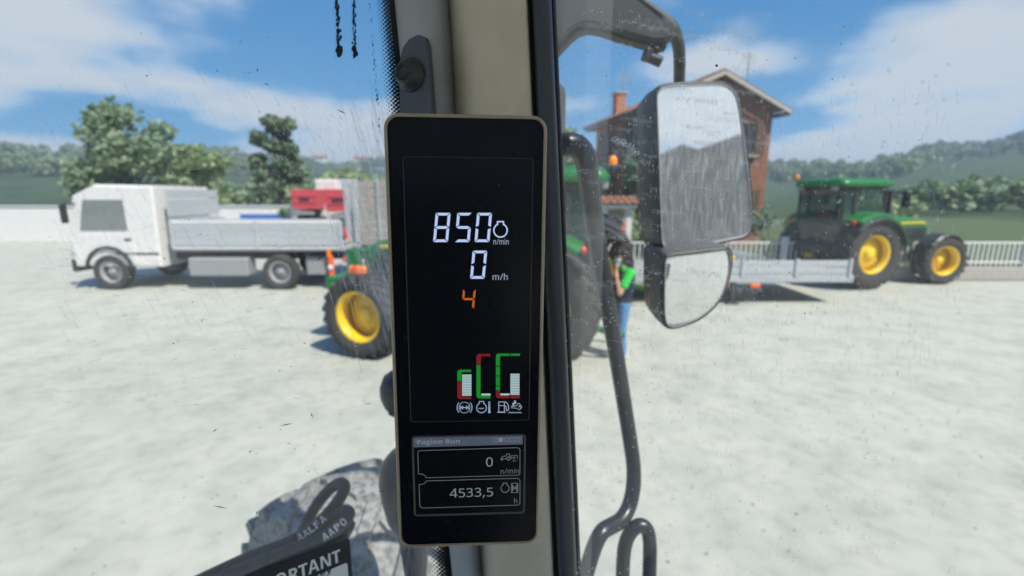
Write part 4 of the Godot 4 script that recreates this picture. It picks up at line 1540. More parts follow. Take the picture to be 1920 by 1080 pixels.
	for row in 95:
		var v := r.randf_range(12, 640)
		var u := r.randf_range(1052, 1400)
		var hgt := r.randf_range(2.0, 5.0)
		for k in r.randi_range(2, 9):
			u += r.randf_range(2.5, 6.0)
			pane_tick(s, side, u, v + r.randf_range(-2, 2) + k * 0.4, r.randf_range(-0.25, 0.25), hgt * r.randf_range(0.3, 1.0), r.randf_range(0.35, 0.75))
	for k in 620:
		pane_tick(s, side, r.randf_range(1048, 1700), r.randf_range(120, 1075), r.randf_range(-0.3, 0.3), r.randf_range(1.0, 6.0), r.randf_range(0.25, 0.6))
	for k in 90:
		var u := r.randf_range(1052, 1250)
		var v := r.randf_range(420, 1075)
		var a := r.randf() * TAU
		for j in 4: pane_tick(s, side, u + cos(a + j * 0.5) * 2.4, v + sin(a + j * 0.5) * 2.4, tan(clampf(a + j * 0.5, -1.2, 1.2)) * 0.3, 1.3, 0.5)
	for k in 60:
		var f := r.randf()
		pane_tick(s, side, lerpf(1150, 1195, f) + r.randfn() * 4.0, lerpf(262, 290, f * f) + r.randfn() * 3.0, r.randf_range(-2.0, 2.0), r.randf_range(1.0, 3.0), r.randf_range(0.4, 0.9))
	piece(sw, "dried_marks", s, M.driedmud).set_meta("kind", "stuff")
	s = mb()
	for k in 230:
		var u := minf(738.0 - absf(r.randfn()) * 42.0, 736.0)
		pane_tick(s, shield, u, r.randf_range(170, 560), -0.26, r.randf_range(5, 30), r.randf_range(0.18, 0.42))
	for k in 110: pane_tick(s, shield, r.randf_range(120, 720), r.randf_range(430, 760), r.randf_range(2.0, 9.0) * (1.0 if r.randf() < 0.5 else -1.0), r.randf_range(0.8, 2.0), r.randf_range(0.25, 0.5))
	for k in 120: pane_tick(s, shield, r.randf_range(512, 640), r.randf_range(190, 330), -0.6, r.randf_range(3, 14), r.randf_range(0.2, 0.4))
	piece(ws, "scratches", s, M.driedmud).set_meta("kind", "stuff")
	# ---- roof, floor and back of the cab, out of the frame but shading the inside
	var Rv := Vector3(0.7071, 0, -0.7071)
	var Fv := Vector3(-0.7071, 0, -0.7071)
	var cb := Basis(Rv, Vector3.UP, -Fv)
	var O2 := Vector3(0.03, 0, -0.64)
	s = mb()
	bx(s, O2 + Rv * -0.72 + Fv * -0.62 + Vector3(0, 3.09, 0), Vector3(1.72, 0.12, 1.95), 0.03, cb)
	piece(c, "roof", s, M.headliner)
	s = mb()
	bx(s, O2 + Rv * -0.75 + Fv * -0.75 + Vector3(0, 1.49, 0), Vector3(1.6, 0.1, 1.7), 0.02, cb)
	piece(c, "floor", s, M.skylit_and_floor_grey)
	s = mb()
	bx(s, O2 + Rv * -0.75 + Fv * -1.6 + Vector3(0, 1.75, 0), Vector3(1.6, 0.44, 0.06), 0.02, cb)
	piece(c, "rear_wall", s, M.blackplastic)
	s = mb()
	bx(s, Vector3(-0.16, 2.2, 0.62), Vector3(0.50, 0.95, 0.16), 0.06, Basis(Vector3.UP, 0.25))
	bx(s, Vector3(-0.22, 1.75, 0.32), Vector3(0.52, 0.16, 0.5), 0.06, Basis(Vector3.UP, 0.25))
	bx(s, Vector3(-0.2, 1.6, 0.4), Vector3(0.3, 0.16, 0.3), 0.02, Basis(Vector3.UP, 0.25))
	piece(c, "seat", s, M.blackplastic)
	# ---- mirror arm: roof corner shell and tube
	s = mb()
	var TA := Transform3D(Basis(Vector3.UP, -0.12), at(1160, 40, 0.98))
	var arm := PackedVector2Array()
	for e in [[1020, -140], [1020, 110], [1042, 92], [1055, 76], [1068, 60], [1082, 49], [1100, 45], [1125, 49], [1160, 60], [1200, 72], [1226, 79], [1250, 77], [1266, 66], [1272, 48], [1262, 30], [1232, 8], [1204, -12], [1180, -60], [1170, -140]]: arm.append(on_plane(TA, e[0], e[1]))
	slab(s, arm, -0.05, 0.0, 0.008, TA)
	var ap := piece(c, "mirror_arm", s, M.armgrey)
	s = mb()
	var a2 := PackedVector2Array()
	for e in [[1030, 104], [1050, 86], [1068, 66], [1084, 56], [1104, 52], [1128, 56], [1170, 68], [1215, 82], [1252, 84], [1252, 96], [1214, 92], [1166, 79], [1128, 66], [1104, 62], [1088, 66], [1072, 78], [1048, 104], [1030, 124]]: a2.append(on_plane(TA, e[0], e[1]) + Vector2(0, 0.012))
	slab(s, a2, -0.058, -0.012, 0.004, TA)
	piece(ap, "lower_lip", s, M.trim)
	s = mb()
	stroke_bar(s, TA, [[1196, -6], [1246, 34]], 0.003, 0.002)
	piece(ap, "panel_seam", s, M.seal)
	s = mb()
	var tp := []
	for e in [[1225, 30, 1.02], [1248, 40, 1.04], [1264, 58, 1.07], [1272, 84, 1.12], [1274, 110, 1.17], [1274, 135, 1.20], [1273, 165, 1.225], [1270, 215, 1.235]]: tp.append(at(e[0], e[1], e[2]))
	tube(s, smooth_path(tp, 4), 0.0145, 16)
	piece(c, "mirror_tube", s, M.armgrey)
	s = mb()
	tube(s, [at(1229, 68, 1.0), at(1227, 96, 1.0)], 0.0135, 12)
	tube(s, [at(1207, 104, 0.99), at(1214, 106, 0.99), at(1240, 117, 0.985)], [0.0105, 0.0105, 0.011], 12)
	bx(s, at(1213, 103, 0.985), Vector3(0.016, 0.022, 0.03), 0.003, Basis(Vector3(0, 0, 1), -0.3))
	piece(c, "clamp_bracket", s, M.blackplastic)
	# ---- grab rail
	s = mb()
	tp = []
	for e in [[1022, 278, 0.76], [1050, 273, 0.755], [1072, 271, 0.76], [1088, 279, 0.77], [1098, 298, 0.79], [1103, 330, 0.82], [1110, 390, 0.88], [1119, 450, 0.94], [1131, 520, 1.0], [1143, 590, 1.06], [1158, 680, 1.12], [1171, 760, 1.17], [1182, 830, 1.2], [1188, 875, 1.21], [1187, 915, 1.2], [1179, 950, 1.19], [1165, 974, 1.17], [1146, 986, 1.15], [1130, 996, 1.13], [1118, 1016, 1.12], [1106, 1050, 1.11], [1092, 1100, 1.1], [1082, 1150, 1.1]]: tp.append(at(e[0], e[1], e[2]))
	tube(s, smooth_path(tp, 4), 0.0188, 18)
	piece(c, "grab_rail", s, M.rail)
	s = mb()
	tp = []
	for e in [[1165, 1190], [1167, 1120], [1168, 1060], [1172, 1022], [1182, 998], [1198, 985], [1212, 991], [1218, 1015], [1218, 1060], [1216, 1120], [1214, 1190]]: tp.append(at(e[0], e[1], 1.17))
	tube(s, smooth_path(tp, 5), 0.0172, 18)
	piece(c, "step_rail", s, M.rail)
	# ---- dark rounded stack behind the pillar, above the rail
	s = mb()
	var ex := at(1020, 210, 1.35)
	lathe(s, Transform3D(Basis(Vector3.RIGHT, -PI / 2), ex), [Vector2(0.062, -0.35), Vector2(0.062, 0.045), Vector2(0.058, 0.062), Vector2(0.048, 0.072), Vector2(0.0, 0.073)], 24)
	piece(c, "exhaust_stack", s, M.armgrey)
	# ---- rounded black housings outside the windshield, half hidden behind the display
	s = mb()
	var w1 := at(756, 735, 1.25)
	lathe(s, Transform3D(Basis(Vector3.RIGHT, -PI / 2), w1), [Vector2(0.0, -0.058), Vector2(0.030, -0.055), Vector2(0.050, -0.038), Vector2(0.060, -0.010), Vector2(0.060, 0.018), Vector2(0.050, 0.044), Vector2(0.028, 0.060), Vector2(0.0, 0.063)], 24)
	bx(s, w1 + Vector3(-0.012, -0.056, 0), Vector3(0.055, 0.03, 0.04), 0.006, Basis(Vector3(0, 0, 1), -0.5))
	piece(c, "work_lamp_housing", s, M.blackplastic)
	s = mb()
	var w2 := at(772, 915, 1.3)
	lathe(s, Transform3D(Basis(Vector3.RIGHT, -PI / 2), w2), [Vector2(0.03, -0.30), Vector2(0.045, -0.13), Vector2(0.070, -0.09), Vector2(0.083, -0.02), Vector2(0.088, 0.03), Vector2(0.080, 0.075), Vector2(0.056, 0.105), Vector2(0.02, 0.118), Vector2(0.0, 0.12)], 28)
	piece(c, "stack_shroud", s, M.blackplastic)
	# ---- own front wheel, dusty, with chevron lugs
	var fw := Node3D.new()
	fw.name = "front_wheel"
	c.add_child(fw, true)
	fw.position = Vector3(-0.665, 0.685, -1.77)
	fw.rotation.y = deg_to_rad(140)
	piece(fw, "tyre", tyre_mesh(0.685, 0.52, 0.40, 0.035, 18, false), M.dustytyre)
	piece(fw, "rim", rim_mesh(0.40, 0.52, 0.2), M.yellow)
	for sg: float in [-1.0, 1.0]:
		var lm := commit(lug_mesh(0.685, 0.52, sg, 18, 0, 0.035))
		for k in 18:
			var o := piece(fw, "lug", lm, M.dustytyre)
			o.rotation.z = TAU * k / 18
	# ---- hoses over the wheel
	var hp := [
		[[150, 1210, 1.1], [300, 1125, 1.1], [430, 1062, 1.12], [480, 1040, 1.12], [530, 1022, 1.12], [575, 998, 1.13], [612, 966, 1.14], [636, 936, 1.16], [646, 914, 1.17], [638, 906, 1.19], [620, 916, 1.21], [600, 938, 1.22], [582, 966, 1.23], [566, 1000, 1.23], [540, 1035, 1.22]],
		[[160, 1215, 1.07], [310, 1135, 1.07], [430, 1078, 1.08], [490, 1052, 1.08], [550, 1030, 1.08], [605, 1008, 1.09], [640, 982, 1.1], [654, 966, 1.11], [648, 958, 1.13], [628, 966, 1.15], [600, 990, 1.16], [560, 1030, 1.16]],
		[[330, 1160, 1.1], [470, 1085, 1.1], [540, 1058, 1.12], [600, 1030, 1.13], [640, 1000, 1.14], [655, 985, 1.15], [640, 1010, 1.17], [610, 1050, 1.18]]]
	var hl := ["black rubber hose with white lettering, tallest of the loops over the dusty tyre", "black rubber hose with worn lettering, lower loop over the dusty tyre", "dusty rubber hose behind the lettered ones, just above the warning sticker"]
	var ht := ["AALFA", "AAPO", ""]
	for k in 3:
		var h := thing("hydraulic_hose", hl[k], "hose", Vector3.ZERO, 0.0, "hydraulic hoses")
		tp = []
		for e in hp[k]: tp.append(at(e[0], e[1], e[2]))
		var path := smooth_path(tp, 5)
		s = mb()
		tube(s, path, 0.0145, 14)
		piece(h, "hose", s, M.hose if M.has("hose") else hose_mat())
		# lettering, one character after another along the side that faces the seat
		if ht[k] == "": continue
		var i0 := 24 if k == 0 else 26
		var pos := 0.0
		var idx := i0
		for ch in (ht[k] as String):
			while idx < path.size() - 2 and pos > path[idx].distance_to(path[idx + 1]):
				pos -= path[idx].distance_to(path[idx + 1])
				idx += 1
			var p: Vector3 = path[idx].lerp(path[idx + 1], pos / path[idx].distance_to(path[idx + 1]))
			var d: Vector3 = (path[idx + 1] - path[idx]).normalized()
			var to_eye := (EYE - p).normalized()
			var n := (to_eye - d * to_eye.dot(d)).normalized()
			var T := Transform3D(Basis(d, n.cross(d), n), p + n * 0.0143)
			text(h, "letter", ch, Vector3.ZERO, 0.0125, 0.016, M.white_print, T, true)
			pos += 0.0155
	# ---- warning sticker on the windshield
	var sc := pane_point(shield, 560, 1060, 0.006)
	var sc2 := pane_point(shield, 640, 1060, 0.006)
	var xs := sc2 - sc
	xs.y = 0
	xs = xs.normalized()
	var TS := Transform3D(Basis(xs, Vector3.UP, xs.cross(Vector3.UP)), sc)
	var wst := thing("warning_sticker", "black and white notice sticker headed IMPORTANT on the windshield's lower edge", "sticker", Vector3.ZERO)
	wst.transform = TS
	var tr := on_plane(TS, 655, 1008)
	var tl := Vector2(on_plane(TS, 418, 1070).x, tr.y)
	var wS := tr.x - tl.x
	var hS := 0.12
	s = mb()
	rbox(s, wS, hS, 0.004, [[0.0, 0.0], [0.0, 0.0006]], Transform3D(Basis(), Vector3((tl.x + tr.x) / 2, tr.y - hS / 2, 0)))
	piece(wst, "backing", s, mat(lin(0.012, 0.016, 0.02), 0.5))
	var th0 := on_plane(TS, 637, 1028)
	var th1 := on_plane(TS, 637, 1052)
	var xl := on_plane(TS, 440, 1075).x
	text(wst, "heading", "IMPORTANT", Vector3((xl + th0.x) / 2, (th0.y + th1.y) / 2, 0.0011), th0.x - xl, th0.y - th1.y, M.white_print, Transform3D(), true)
	var py := on_plane(TS, 648, 1055).y
	s = mb()
	rbox(s, wS - 0.010, 0.07, 0.004, [[0.0, 0.0006], [0.0, 0.0010]], Transform3D(Basis(), Vector3((tl.x + tr.x) / 2 - 0.001, py - 0.035, 0)))
	piece(wst, "text_panel", s, M.white_print)
	var k0 := on_plane(TS, 588, 1086)
	var k1 := on_plane(TS, 622, 1066)
	text(wst, "wording", "Key", Vector3((k0.x + k1.x) / 2, on_plane(TS, 606, 1074).y, 0.0014), k1.x - k0.x, 0.0125, M.print_, Transform3D(), true)

# a thin dried streak on a pane: from (u, v) down by l, leaning back by slope
func pane_tick(s: SurfaceTool, P: Dictionary, u: float, v: float, slope: float, l: float, w: float) -> void:
	var a := Vector2(u, v)
	var d := Vector2(-slope, 1.0) * l
	var n := Vector2(d.y, -d.x).normalized() * w
	var p := []
	for q in [a + n * 0.4, a - n * 0.4, a + d * 0.5 - n, a + d, a + d * 0.5 + n]:
		if pane_hit(P, q.x, q.y).x < 0.0: return
		p.append(pane_point(P, q.x, q.y, 0.0052))
	for j in range(1, 4):
		s.add_vertex(p[0]); s.add_vertex(p[j]); s.add_vertex(p[j + 1])

func hose_mat() -> StandardMaterial3D:
	M.hose = worn(lin(0.045, 0.050, 0.056), 0.75, noise_tex(0.02, [[0.0, grey(0.6)], [0.5, grey(0.95)], [1.0, Color(1, 1, 0.96)]], 256, 4, 61), 0.15)
	return M.hose

func stroke_bar(s: SurfaceTool, T: Transform3D, pts: Array, w: float, h: float) -> void:
	var a := on_plane(T, pts[0][0], pts[0][1])
	var b := on_plane(T, pts[1][0], pts[1][1])
	var d := b - a
	bx(s, T * Vector3((a.x + b.x) / 2, (a.y + b.y) / 2, h * 0.3), Vector3(d.length(), w, h), 0.0, T.basis * Basis(Vector3(0, 0, 1), d.angle()))

func on_plane(T: Transform3D, u: float, v: float) -> Vector2:
	var r := ray(u, v)
	var n := T.basis.z
	var t := (T.origin - EYE).dot(n) / r.dot(n)
	var p := T.affine_inverse() * (EYE + r * t)
	return Vector2(p.x, p.y)

# lettering fitted to a width and a height, centred on c in the frame T
func text(parent: Node3D, called: String, what: String, c: Vector3, w: float, h: float, m: Material, T := Transform3D(), bold := false, mono := false) -> MeshInstance3D:
	var tm := TextMesh.new()
	var f := SystemFont.new()
	f.font_names = PackedStringArray(["Droid Sans Mono" if mono else "Droid Sans"])
	if bold: f.font_weight = 700
	tm.font = f
	tm.text = what
	tm.font_size = 64
	tm.pixel_size = 0.001
	tm.depth = 0.0
	var bb := tm.get_aabb()
	var o := MeshInstance3D.new()
	o.name = called
	o.mesh = tm
	o.material_override = m
	parent.add_child(o, true)
	var sc := Vector3(w / maxf(bb.size.x, 1e-5), h / maxf(bb.size.y, 1e-5), 1.0)
	var mid := bb.position + bb.size * 0.5
	o.transform = T * Transform3D(Basis.from_scale(sc), c - Vector3(mid.x * sc.x, mid.y * sc.y, mid.z))
	return o

# ---------------------------------------------------------------- side mirror
func outline(T: Transform3D, px_: Array) -> PackedVector2Array:
	var out := PackedVector2Array()
	var n := px_.size()
	for i in n:
		var p0 := Vector2(px_[(i + n - 1) % n][0], px_[(i + n - 1) % n][1])
		var p1 := Vector2(px_[i][0], px_[i][1])
		var p2 := Vector2(px_[(i + 1) % n][0], px_[(i + 1) % n][1])
		var p3 := Vector2(px_[(i + 2) % n][0], px_[(i + 2) % n][1])
		for k in 3:
			var q := p1.cubic_interpolate(p2, p0, p3, k / 3.0) if p1.distance_to(p2) < 45.0 else p1.lerp(p2, k / 3.0)
			out.append(on_plane(T, q.x, q.y))
	if Geometry2D.is_polygon_clockwise(out): out.reverse()
	return out

func mirror_head(parent: Node3D, T: Transform3D, px_: Array, depth: float, bulge: float, shell: String, glass: String) -> void:
	var o := outline(T, px_)
	var c := Vector2.ZERO
	for p in o: c += p
	c /= o.size()
	var s := mb()
	var rings := []
	for e in [[0.006, -0.002, 1.0], [0.006, 0.003, 1.0], [0.0085, 0.0035, 1.0], [0.012, 0.001, 1.0], [0.014, -0.006, 1.0], [0.012, -depth * 0.45, 1.0], [0.008, -depth * 0.82, 0.97], [0.0, -depth, 0.78]]:
		var ring := []
		for p in o:
			var d := (p - c).normalized()
			var q: Vector2 = c + (p - c) * e[2] + d * (e[0] - 0.006)
			ring.append(T * Vector3(q.x, q.y, e[1]))
		ring.reverse()
		rings.append(ring)
	loft(s, rings, false, true)
	piece(parent, shell, s, M.blackplastic)
	s = mb()
	rings = []
	for k in 9:
		var f := 1.0 - k / 8.0
		var ring := []
		for p in o:
			var q := c + (p - c) * maxf(f, 0.001)
			ring.append(T * Vector3(q.x, q.y, bulge * (1.0 - (q - c).length_squared() / 0.0095)))
		rings.append(ring)
	loft(s, rings, false, false)
	piece(parent, glass, s, M.mirror)
	s = mb()
	rings = []
	for e in [[0.0, 0.001], [0.0, 0.0026], [-0.0035, 0.0026], [-0.0035, 0.001]]:
		var ring := []
		for p in o:
			var d := (p - c).normalized()
			ring.append(T * Vector3(p.x + d.x * e[0], p.y + d.y * e[0], e[1]))
		rings.append(ring)
	loft(s, rings, false, false)
	piece(parent, "edge_strip", s, M.steel)

func build_mirror() -> void:
	var m := mat(lin(0.82, 0.84, 0.84), 0.03, 1.0)
	m.metallic_texture = noise_tex(0.02, [[0.0, grey(0.60)], [0.35, grey(0.78)], [0.6, grey(0.86)], [1.0, grey(0.93)]], 512, 6, 71)
	m.metallic_texture_channel = BaseMaterial3D.TEXTURE_CHANNEL_RED
	m.uv1_triplanar = true
	m.uv1_world_triplanar = true
	m.uv1_scale = Vector3(11.0, 1.1, 11.0)
	m.roughness = 1.0
	m.roughness_texture = noise_tex(0.02, [[0.0, grey(0.05)], [0.5, grey(0.025)], [1.0, grey(0.02)]], 512, 4, 72)
	m.roughness_texture_channel = BaseMaterial3D.TEXTURE_CHANNEL_RED
	M.mirror = m
	var sm := thing("side_mirror", "tall black side mirror with a smaller convex mirror below, hanging outside the right window", "mirror", Vector3.ZERO)
	var O := at(1318, 310, 1.15)
	var d := (O - EYE).normalized()
	var out := Vector3(0.62, 0.14, 0.78).normalized()
	var n := (out - d).normalized()
	var x := Vector3.UP.cross(n).normalized()
	var T := Transform3D(Basis(x, n.cross(x), n), O)
	mirror_head(sm, T, [[1231, 190], [1234, 172], [1248, 162], [1290, 158], [1340, 157], [1362, 160], [1378, 174], [1386, 200], [1394, 250], [1401, 310], [1407, 370], [1408, 410], [1404, 434], [1390, 445], [1340, 455], [1290, 464], [1262, 470], [1248, 466], [1240, 448], [1238, 400], [1236, 330], [1233, 250]], 0.15, 0.0, "housing", "mirror_glass")
	var O2 := at(1305, 540, 1.15)
	var d2 := (O2 - EYE).normalized()
	var out2 := Vector3(0.62, -0.40, 0.62).normalized()
	var n2 := (out2 - d2).normalized()
	var x2 := Vector3.UP.cross(n2).normalized()
	var T2 := Transform3D(Basis(x2, n2.cross(x2), n2), O2)
	mirror_head(sm, T2, [[1246, 500], [1248, 486], [1258, 480], [1300, 475], [1340, 470], [1362, 468], [1369, 476], [1369, 500], [1362, 530], [1350, 558], [1332, 580], [1308, 598], [1280, 609], [1260, 613], [1249, 606], [1245, 580], [1245, 540]], 0.14, 0.007, "lower_housing", "convex_glass")
	var s := mb()
	tube(s, [at(1268, 215, 1.235), at(1262, 330, 1.24), at(1270, 560, 1.24)], 0.014, 10)
	piece(sm, "stem", s, M.blackplastic)

# ---------------------------------------------------------------- display
var DT := Transform3D()

func dp(u: float, v: float) -> Vector2: return on_plane(DT, u, v)

func seg_digit(parent: Node3D, x0: float, y0: float, w: float, h: float, slant: float, t: float, on: String, m: Material, z: float) -> void:
	var mid := h / 2
	var segs := {
		"a": [[0, 0], [w, 0], [w - t, t], [t, t]], "f": [[0, 0], [t, t], [t, mid - t / 2], [0, mid]], "b": [[w, 0], [w, mid], [w - t, mid - t / 2], [w - t, t]],
		"g": [[0, mid], [t, mid - t / 2], [w - t, mid - t / 2], [w, mid], [w - t, mid + t / 2], [t, mid + t / 2]],
		"e": [[0, mid], [t, mid + t / 2], [t, h - t], [0, h]], "c": [[w, mid], [w, h], [w - t, h - t], [w - t, mid + t / 2]], "d": [[0, h], [t, h - t], [w - t, h - t], [w, h]]}
	var s := mb()
	for k in on:
		var p := PackedVector2Array()
		for e in segs[k]: p.append(Vector2(e[0], e[1]))
		for q in Geometry2D.offset_polygon(p, -0.75, Geometry2D.JOIN_ROUND):
			var o := PackedVector2Array()
			for e in q: o.append(dp(x0 + e.x + slant * (1.0 - e.y / h), y0 + e.y))
			poly(s, o, z)
	piece(parent, "digit", s, m)

func rect_px(s: SurfaceTool, u0: float, v0: float, u1: float, v1: float, z: float) -> void:
	poly(s, PackedVector2Array([dp(u0, v0), dp(u1, v0), dp(u1, v1), dp(u0, v1)]), z)

func line_px(s: SurfaceTool, pts: Array, w: float, z: float, closed := false) -> void:
	var o := []
	for e in pts: o.append(dp(e[0], e[1]))
	stroke(s, o, w * 0.42 / FPX, z, closed)

func circle_px(cx: float, cy: float, rx: float, ry: float, a0 := 0.0, a1 := 360.0, n := 24) -> Array:
	var o := []
	for k in n + 1:
		var a := deg_to_rad(lerpf(a0, a1, float(k) / n))
		o.append([cx + cos(a) * rx, cy + sin(a) * ry])
	return o

func engine_icon(s: SurfaceTool, cx: float, cy: float, r: float, w: float, z: float) -> void:
	var p := [[cx + r * 0.45, cy - r * 0.85], [cx + r * 0.45, cy - r * 1.3], [cx - r * 0.45, cy - r * 1.3], [cx - r * 0.45, cy - r * 0.85]]
	for k in 25:
		var a := deg_to_rad(-118.0 - k * (304.0 / 24.0))
		p.append([cx + cos(a) * r, cy + sin(a) * r])
	line_px(s, p, w, z, true)

func gauge(parent: Node3D, u0: float, u1: float, v0: float, v1: float, split: float, top: Material, low: Material, z: float, cuts := [], tick := 0.0) -> void:
	# an open bracket: a rounded upright with an arm above and below; it changes colour at the split
	var tw := 7.8
	var ta := 4.6
	var s := mb()
	var r := 5.0
	var arm := PackedVector2Array()
	for e in [[u1, v0], [u1, v0 + ta], [u0 + tw + 1, v0 + ta], [u0 + tw, v0 + ta + 1.2], [u0 + tw, split - 0.6], [u0, split - 0.6], [u0, v0 + r], [u0 + r * 0.3, v0 + r * 0.3], [u0 + r, v0]]: arm.append(dp(e[0], e[1]))
	poly(s, arm, z)
	if tick > 0.0: rect_px(s, u1 + 1.8, v0, tick, v0 + ta, z)
	piece(parent, "gauge_bracket", s, top)
	s = mb()
	arm = PackedVector2Array()
	for e in [[u1, v1], [u1, v1 - ta], [u0 + tw + 1, v1 - ta], [u0 + tw, v1 - ta - 1.2], [u0 + tw, split + 0.6], [u0, split + 0.6], [u0, v1 - r], [u0 + r * 0.3, v1 - r * 0.3], [u0 + r, v1]]: arm.append(dp(e[0], e[1]))
	poly(s, arm, z)
	if tick > 0.0: rect_px(s, u1 + 1.8, v1 - ta, tick, v1, z)
	piece(parent, "gauge_bracket", s, low)
	if cuts:
		s = mb()
		for cv in cuts: rect_px(s, u0 - 0.5, cv - 0.7, u0 + tw + 0.5, cv + 0.7, z + 0.00012)
		piece(parent, "gauge_divider", s, M.screenblack)

func build_display() -> void:
	var d := thing("display_monitor", "tall black monitor with grey rim showing 850 and 0, mounted on the corner pillar", "monitor", Vector3.ZERO)
	DT = Transform3D(Basis(Vector3.UP, 0.05509) * Basis(Vector3.RIGHT, -0.02791) * Basis(Vector3(0, 0, 1), -0.01023), Vector3(-0.03947, 2.46337, -0.40076))
	d.transform = DT
	var W := 0.1355
	var H := 0.3995
	var s := mb()
	rbox(s, W, H, 0.0125, [[0.010, -0.046], [0.004, -0.042], [0.0008, -0.036], [0.0, -0.028], [0.0, -0.0035], [0.0006, -0.0012], [0.0016, -0.0002], [0.0026, 0.0], [0.0032, -0.0006], [0.0034, -0.0022]], Transform3D(), true, false)
	piece(d, "housing", s, M.rim)
	# mount behind
	s = mb()
	bx(s, Vector3(0.01, 0.02, -0.09), Vector3(0.05, 0.09, 0.10), 0.006)
	piece(d, "mount", s, M.blackplastic)
	s = mb()
	rbox(s, W, H, 0.0125, [[0.0034, -0.0030], [0.0034, -0.0014], [0.0042, -0.0010]], Transform3D(), false, true)
	piece(d, "front_glass", s, M.blackgloss)
	# main screen: slightly raised sheet edge
	var a := dp(754, 292)
	var b := dp(1001, 292)
	var c := dp(770, 793)
	var z1 := -0.0010
	var ctr := Vector3((a.x + b.x) / 2, (a.y + c.y) / 2, z1)
	s = mb()
	rbox(s, b.x - a.x, a.y - c.y, 0.0022, [[0.0, 0.0], [0.0001, 0.0003], [0.0006, 0.00035], [0.0009, 0.00012]], Transform3D(Basis(), ctr), false, false)
	piece(d, "screen_edge", s, mat(lin(0.010, 0.011, 0.013), 0.4))
	s = mb()
	rbox(s, b.x - a.x - 0.0016, a.y - c.y - 0.0016, 0.0015, [[0.0, 0.0], [0.0, 0.00012]], Transform3D(Basis(), ctr), false, true)
	var scr := piece(d, "main_screen", s, M.screenblack)
	var z := z1 + 0.0004
	var W1 := glow(Color(0.70, 0.78, 0.94), 0.78)
	var W2 := glow(Color(0.62, 0.70, 0.80), 0.62)
	var OR := glow(Color(0.85, 0.42, 0.07), 0.52)
	var GR := glow(Color(0.02, 0.62, 0.16), 0.5)
	var RD := glow(Color(0.55, 0.08, 0.12), 0.5)
	var BAR := glow(Color(0.68, 0.78, 0.80), 0.68)
	seg_digit(scr, 811.0, 398.3, 29.5, 56.5, 5.2, 6.6, "abcdefg", W1, z)
	seg_digit(scr, 851.5, 398.3, 29.5, 56.5, 5.2, 6.6, "afgcd", W1, z)
	seg_digit(scr, 888.8, 398.3, 29.5, 56.5, 5.2, 6.6, "abcdef", W1, z)
	seg_digit(scr, 880.4, 469.2, 28.8, 54.5, 5.2, 6.6, "abcdef", W1, z)
	seg_digit(scr, 863.6, 541.0, 25.6, 40.0, 4.0, 5.6, "fgbc", OR, z)
	s = mb()
	engine_icon(s, 938.5, 432.0, 12.6, 2.4, z)
	piece(scr, "engine_icon", s, W1)
	for e in [["n/min", 925.0, 954.0, 447.5, 458.5], ["m/h", 923.5, 952.0, 512.5, 525.0]]:
		var p0 := dp(e[1], e[4])
		var p1 := dp(e[2], e[3])
		text(scr, "unit", e[0], Vector3((p0.x + p1.x) / 2, (p0.y + p1.y) / 2, z), p1.x - p0.x, p1.y - p0.y, W2)
	# gauges
	gauge(scr, 857.3, 883.5, 693.5, 748.8, 715.6, GR, RD, z)
	gauge(scr, 893.2, 919.4, 663.8, 747.6, 684.4, RD, GR, z)
	gauge(scr, 929.8, 955.4, 663.2, 747.3, 733.0, GR, RD, z, [687.0, 705.2, 724.0], 974.9)
	s = mb()
	for k in 13: rect_px(s, 866.3, 702.6 + k * 3.12, 884.0, 702.6 + k * 3.12 + 2.55, z)
	piece(scr, "gauge_bar", s, BAR)
	s = mb()
	rect_px(s, 902.6, 738.4, 919.8, 742.2, z)
	piece(scr, "gauge_bar", s, BAR)
	s = mb()
	rect_px(s, 938.2, 738.2, 955.2, 741.9, z)
	piece(scr, "gauge_bar", s, BAR)
	s = mb()
	for k in 13: rect_px(s, 957.0, 701.2 + k * 3.1, 974.2, 701.2 + k * 3.1 + 2.55, z)
	piece(scr, "gauge_bar", s, BAR)
	# icons
	s = mb()
	line_px(s, circle_px(871, 764.7, 10.2, 10.2), 1.1, z)
	line_px(s, circle_px(871, 764.7, 14.0, 14.0, 140, 220), 1.6, z)
	line_px(s, circle_px(871, 764.7, 14.0, 14.0, -40, 40), 1.6, z)
	line_px(s, [[863, 764.7], [879, 764.7]], 1.6, z)
	for e in [[862.5, 1], [866.5, 1], [879.5, -1], [875.5, -1]]: line_px(s, [[e[0], 761.8], [e[0] + 2.4 * e[1], 764.7], [e[0], 767.6]], 1.7, z)
	piece(scr, "brake_icon", s, W2)
	s = mb()
	engine_icon(s, 902.8, 765.2, 9.2, 1.7, z)
	line_px(s, [[897.5, 767.2], [899.5, 765.6], [901.2, 767.2], [903.0, 765.6], [904.7, 767.2], [907.0, 765.6]], 1.2, z)
	line_px(s, [[916.5, 753.5], [916.5, 772.0]], 1.5, z)
	line_px(s, [[918.6, 753.5], [918.6, 772.0]], 1.2, z)
	line_px(s, [[917.6, 764.0], [917.6, 773.0]], 2.6, z)
	line_px(s, circle_px(917.6, 773.0, 1.4, 1.4), 2.0, z)
	piece(scr, "temperature_icon", s, W2)
	s = mb()
	line_px(s, [[935.2, 754.0], [945.8, 754.0], [945.8, 773.0], [935.2, 773.0]], 1.5, z, true)
	line_px(s, [[935.2, 761.0], [945.8, 761.0]], 1.2, z)
	line_px(s, [[933.2, 773.6], [947.4, 773.6]], 1.8, z)
	line_px(s, [[947.5, 753.8], [951.5, 757.0], [953.6, 762.0], [953.8, 768.0], [951.5, 770.8], [949.3, 769.0], [949.0, 763.0], [946.5, 761.5]], 1.6, z)
	piece(scr, "fuel_icon", s, W2)
	s = mb()
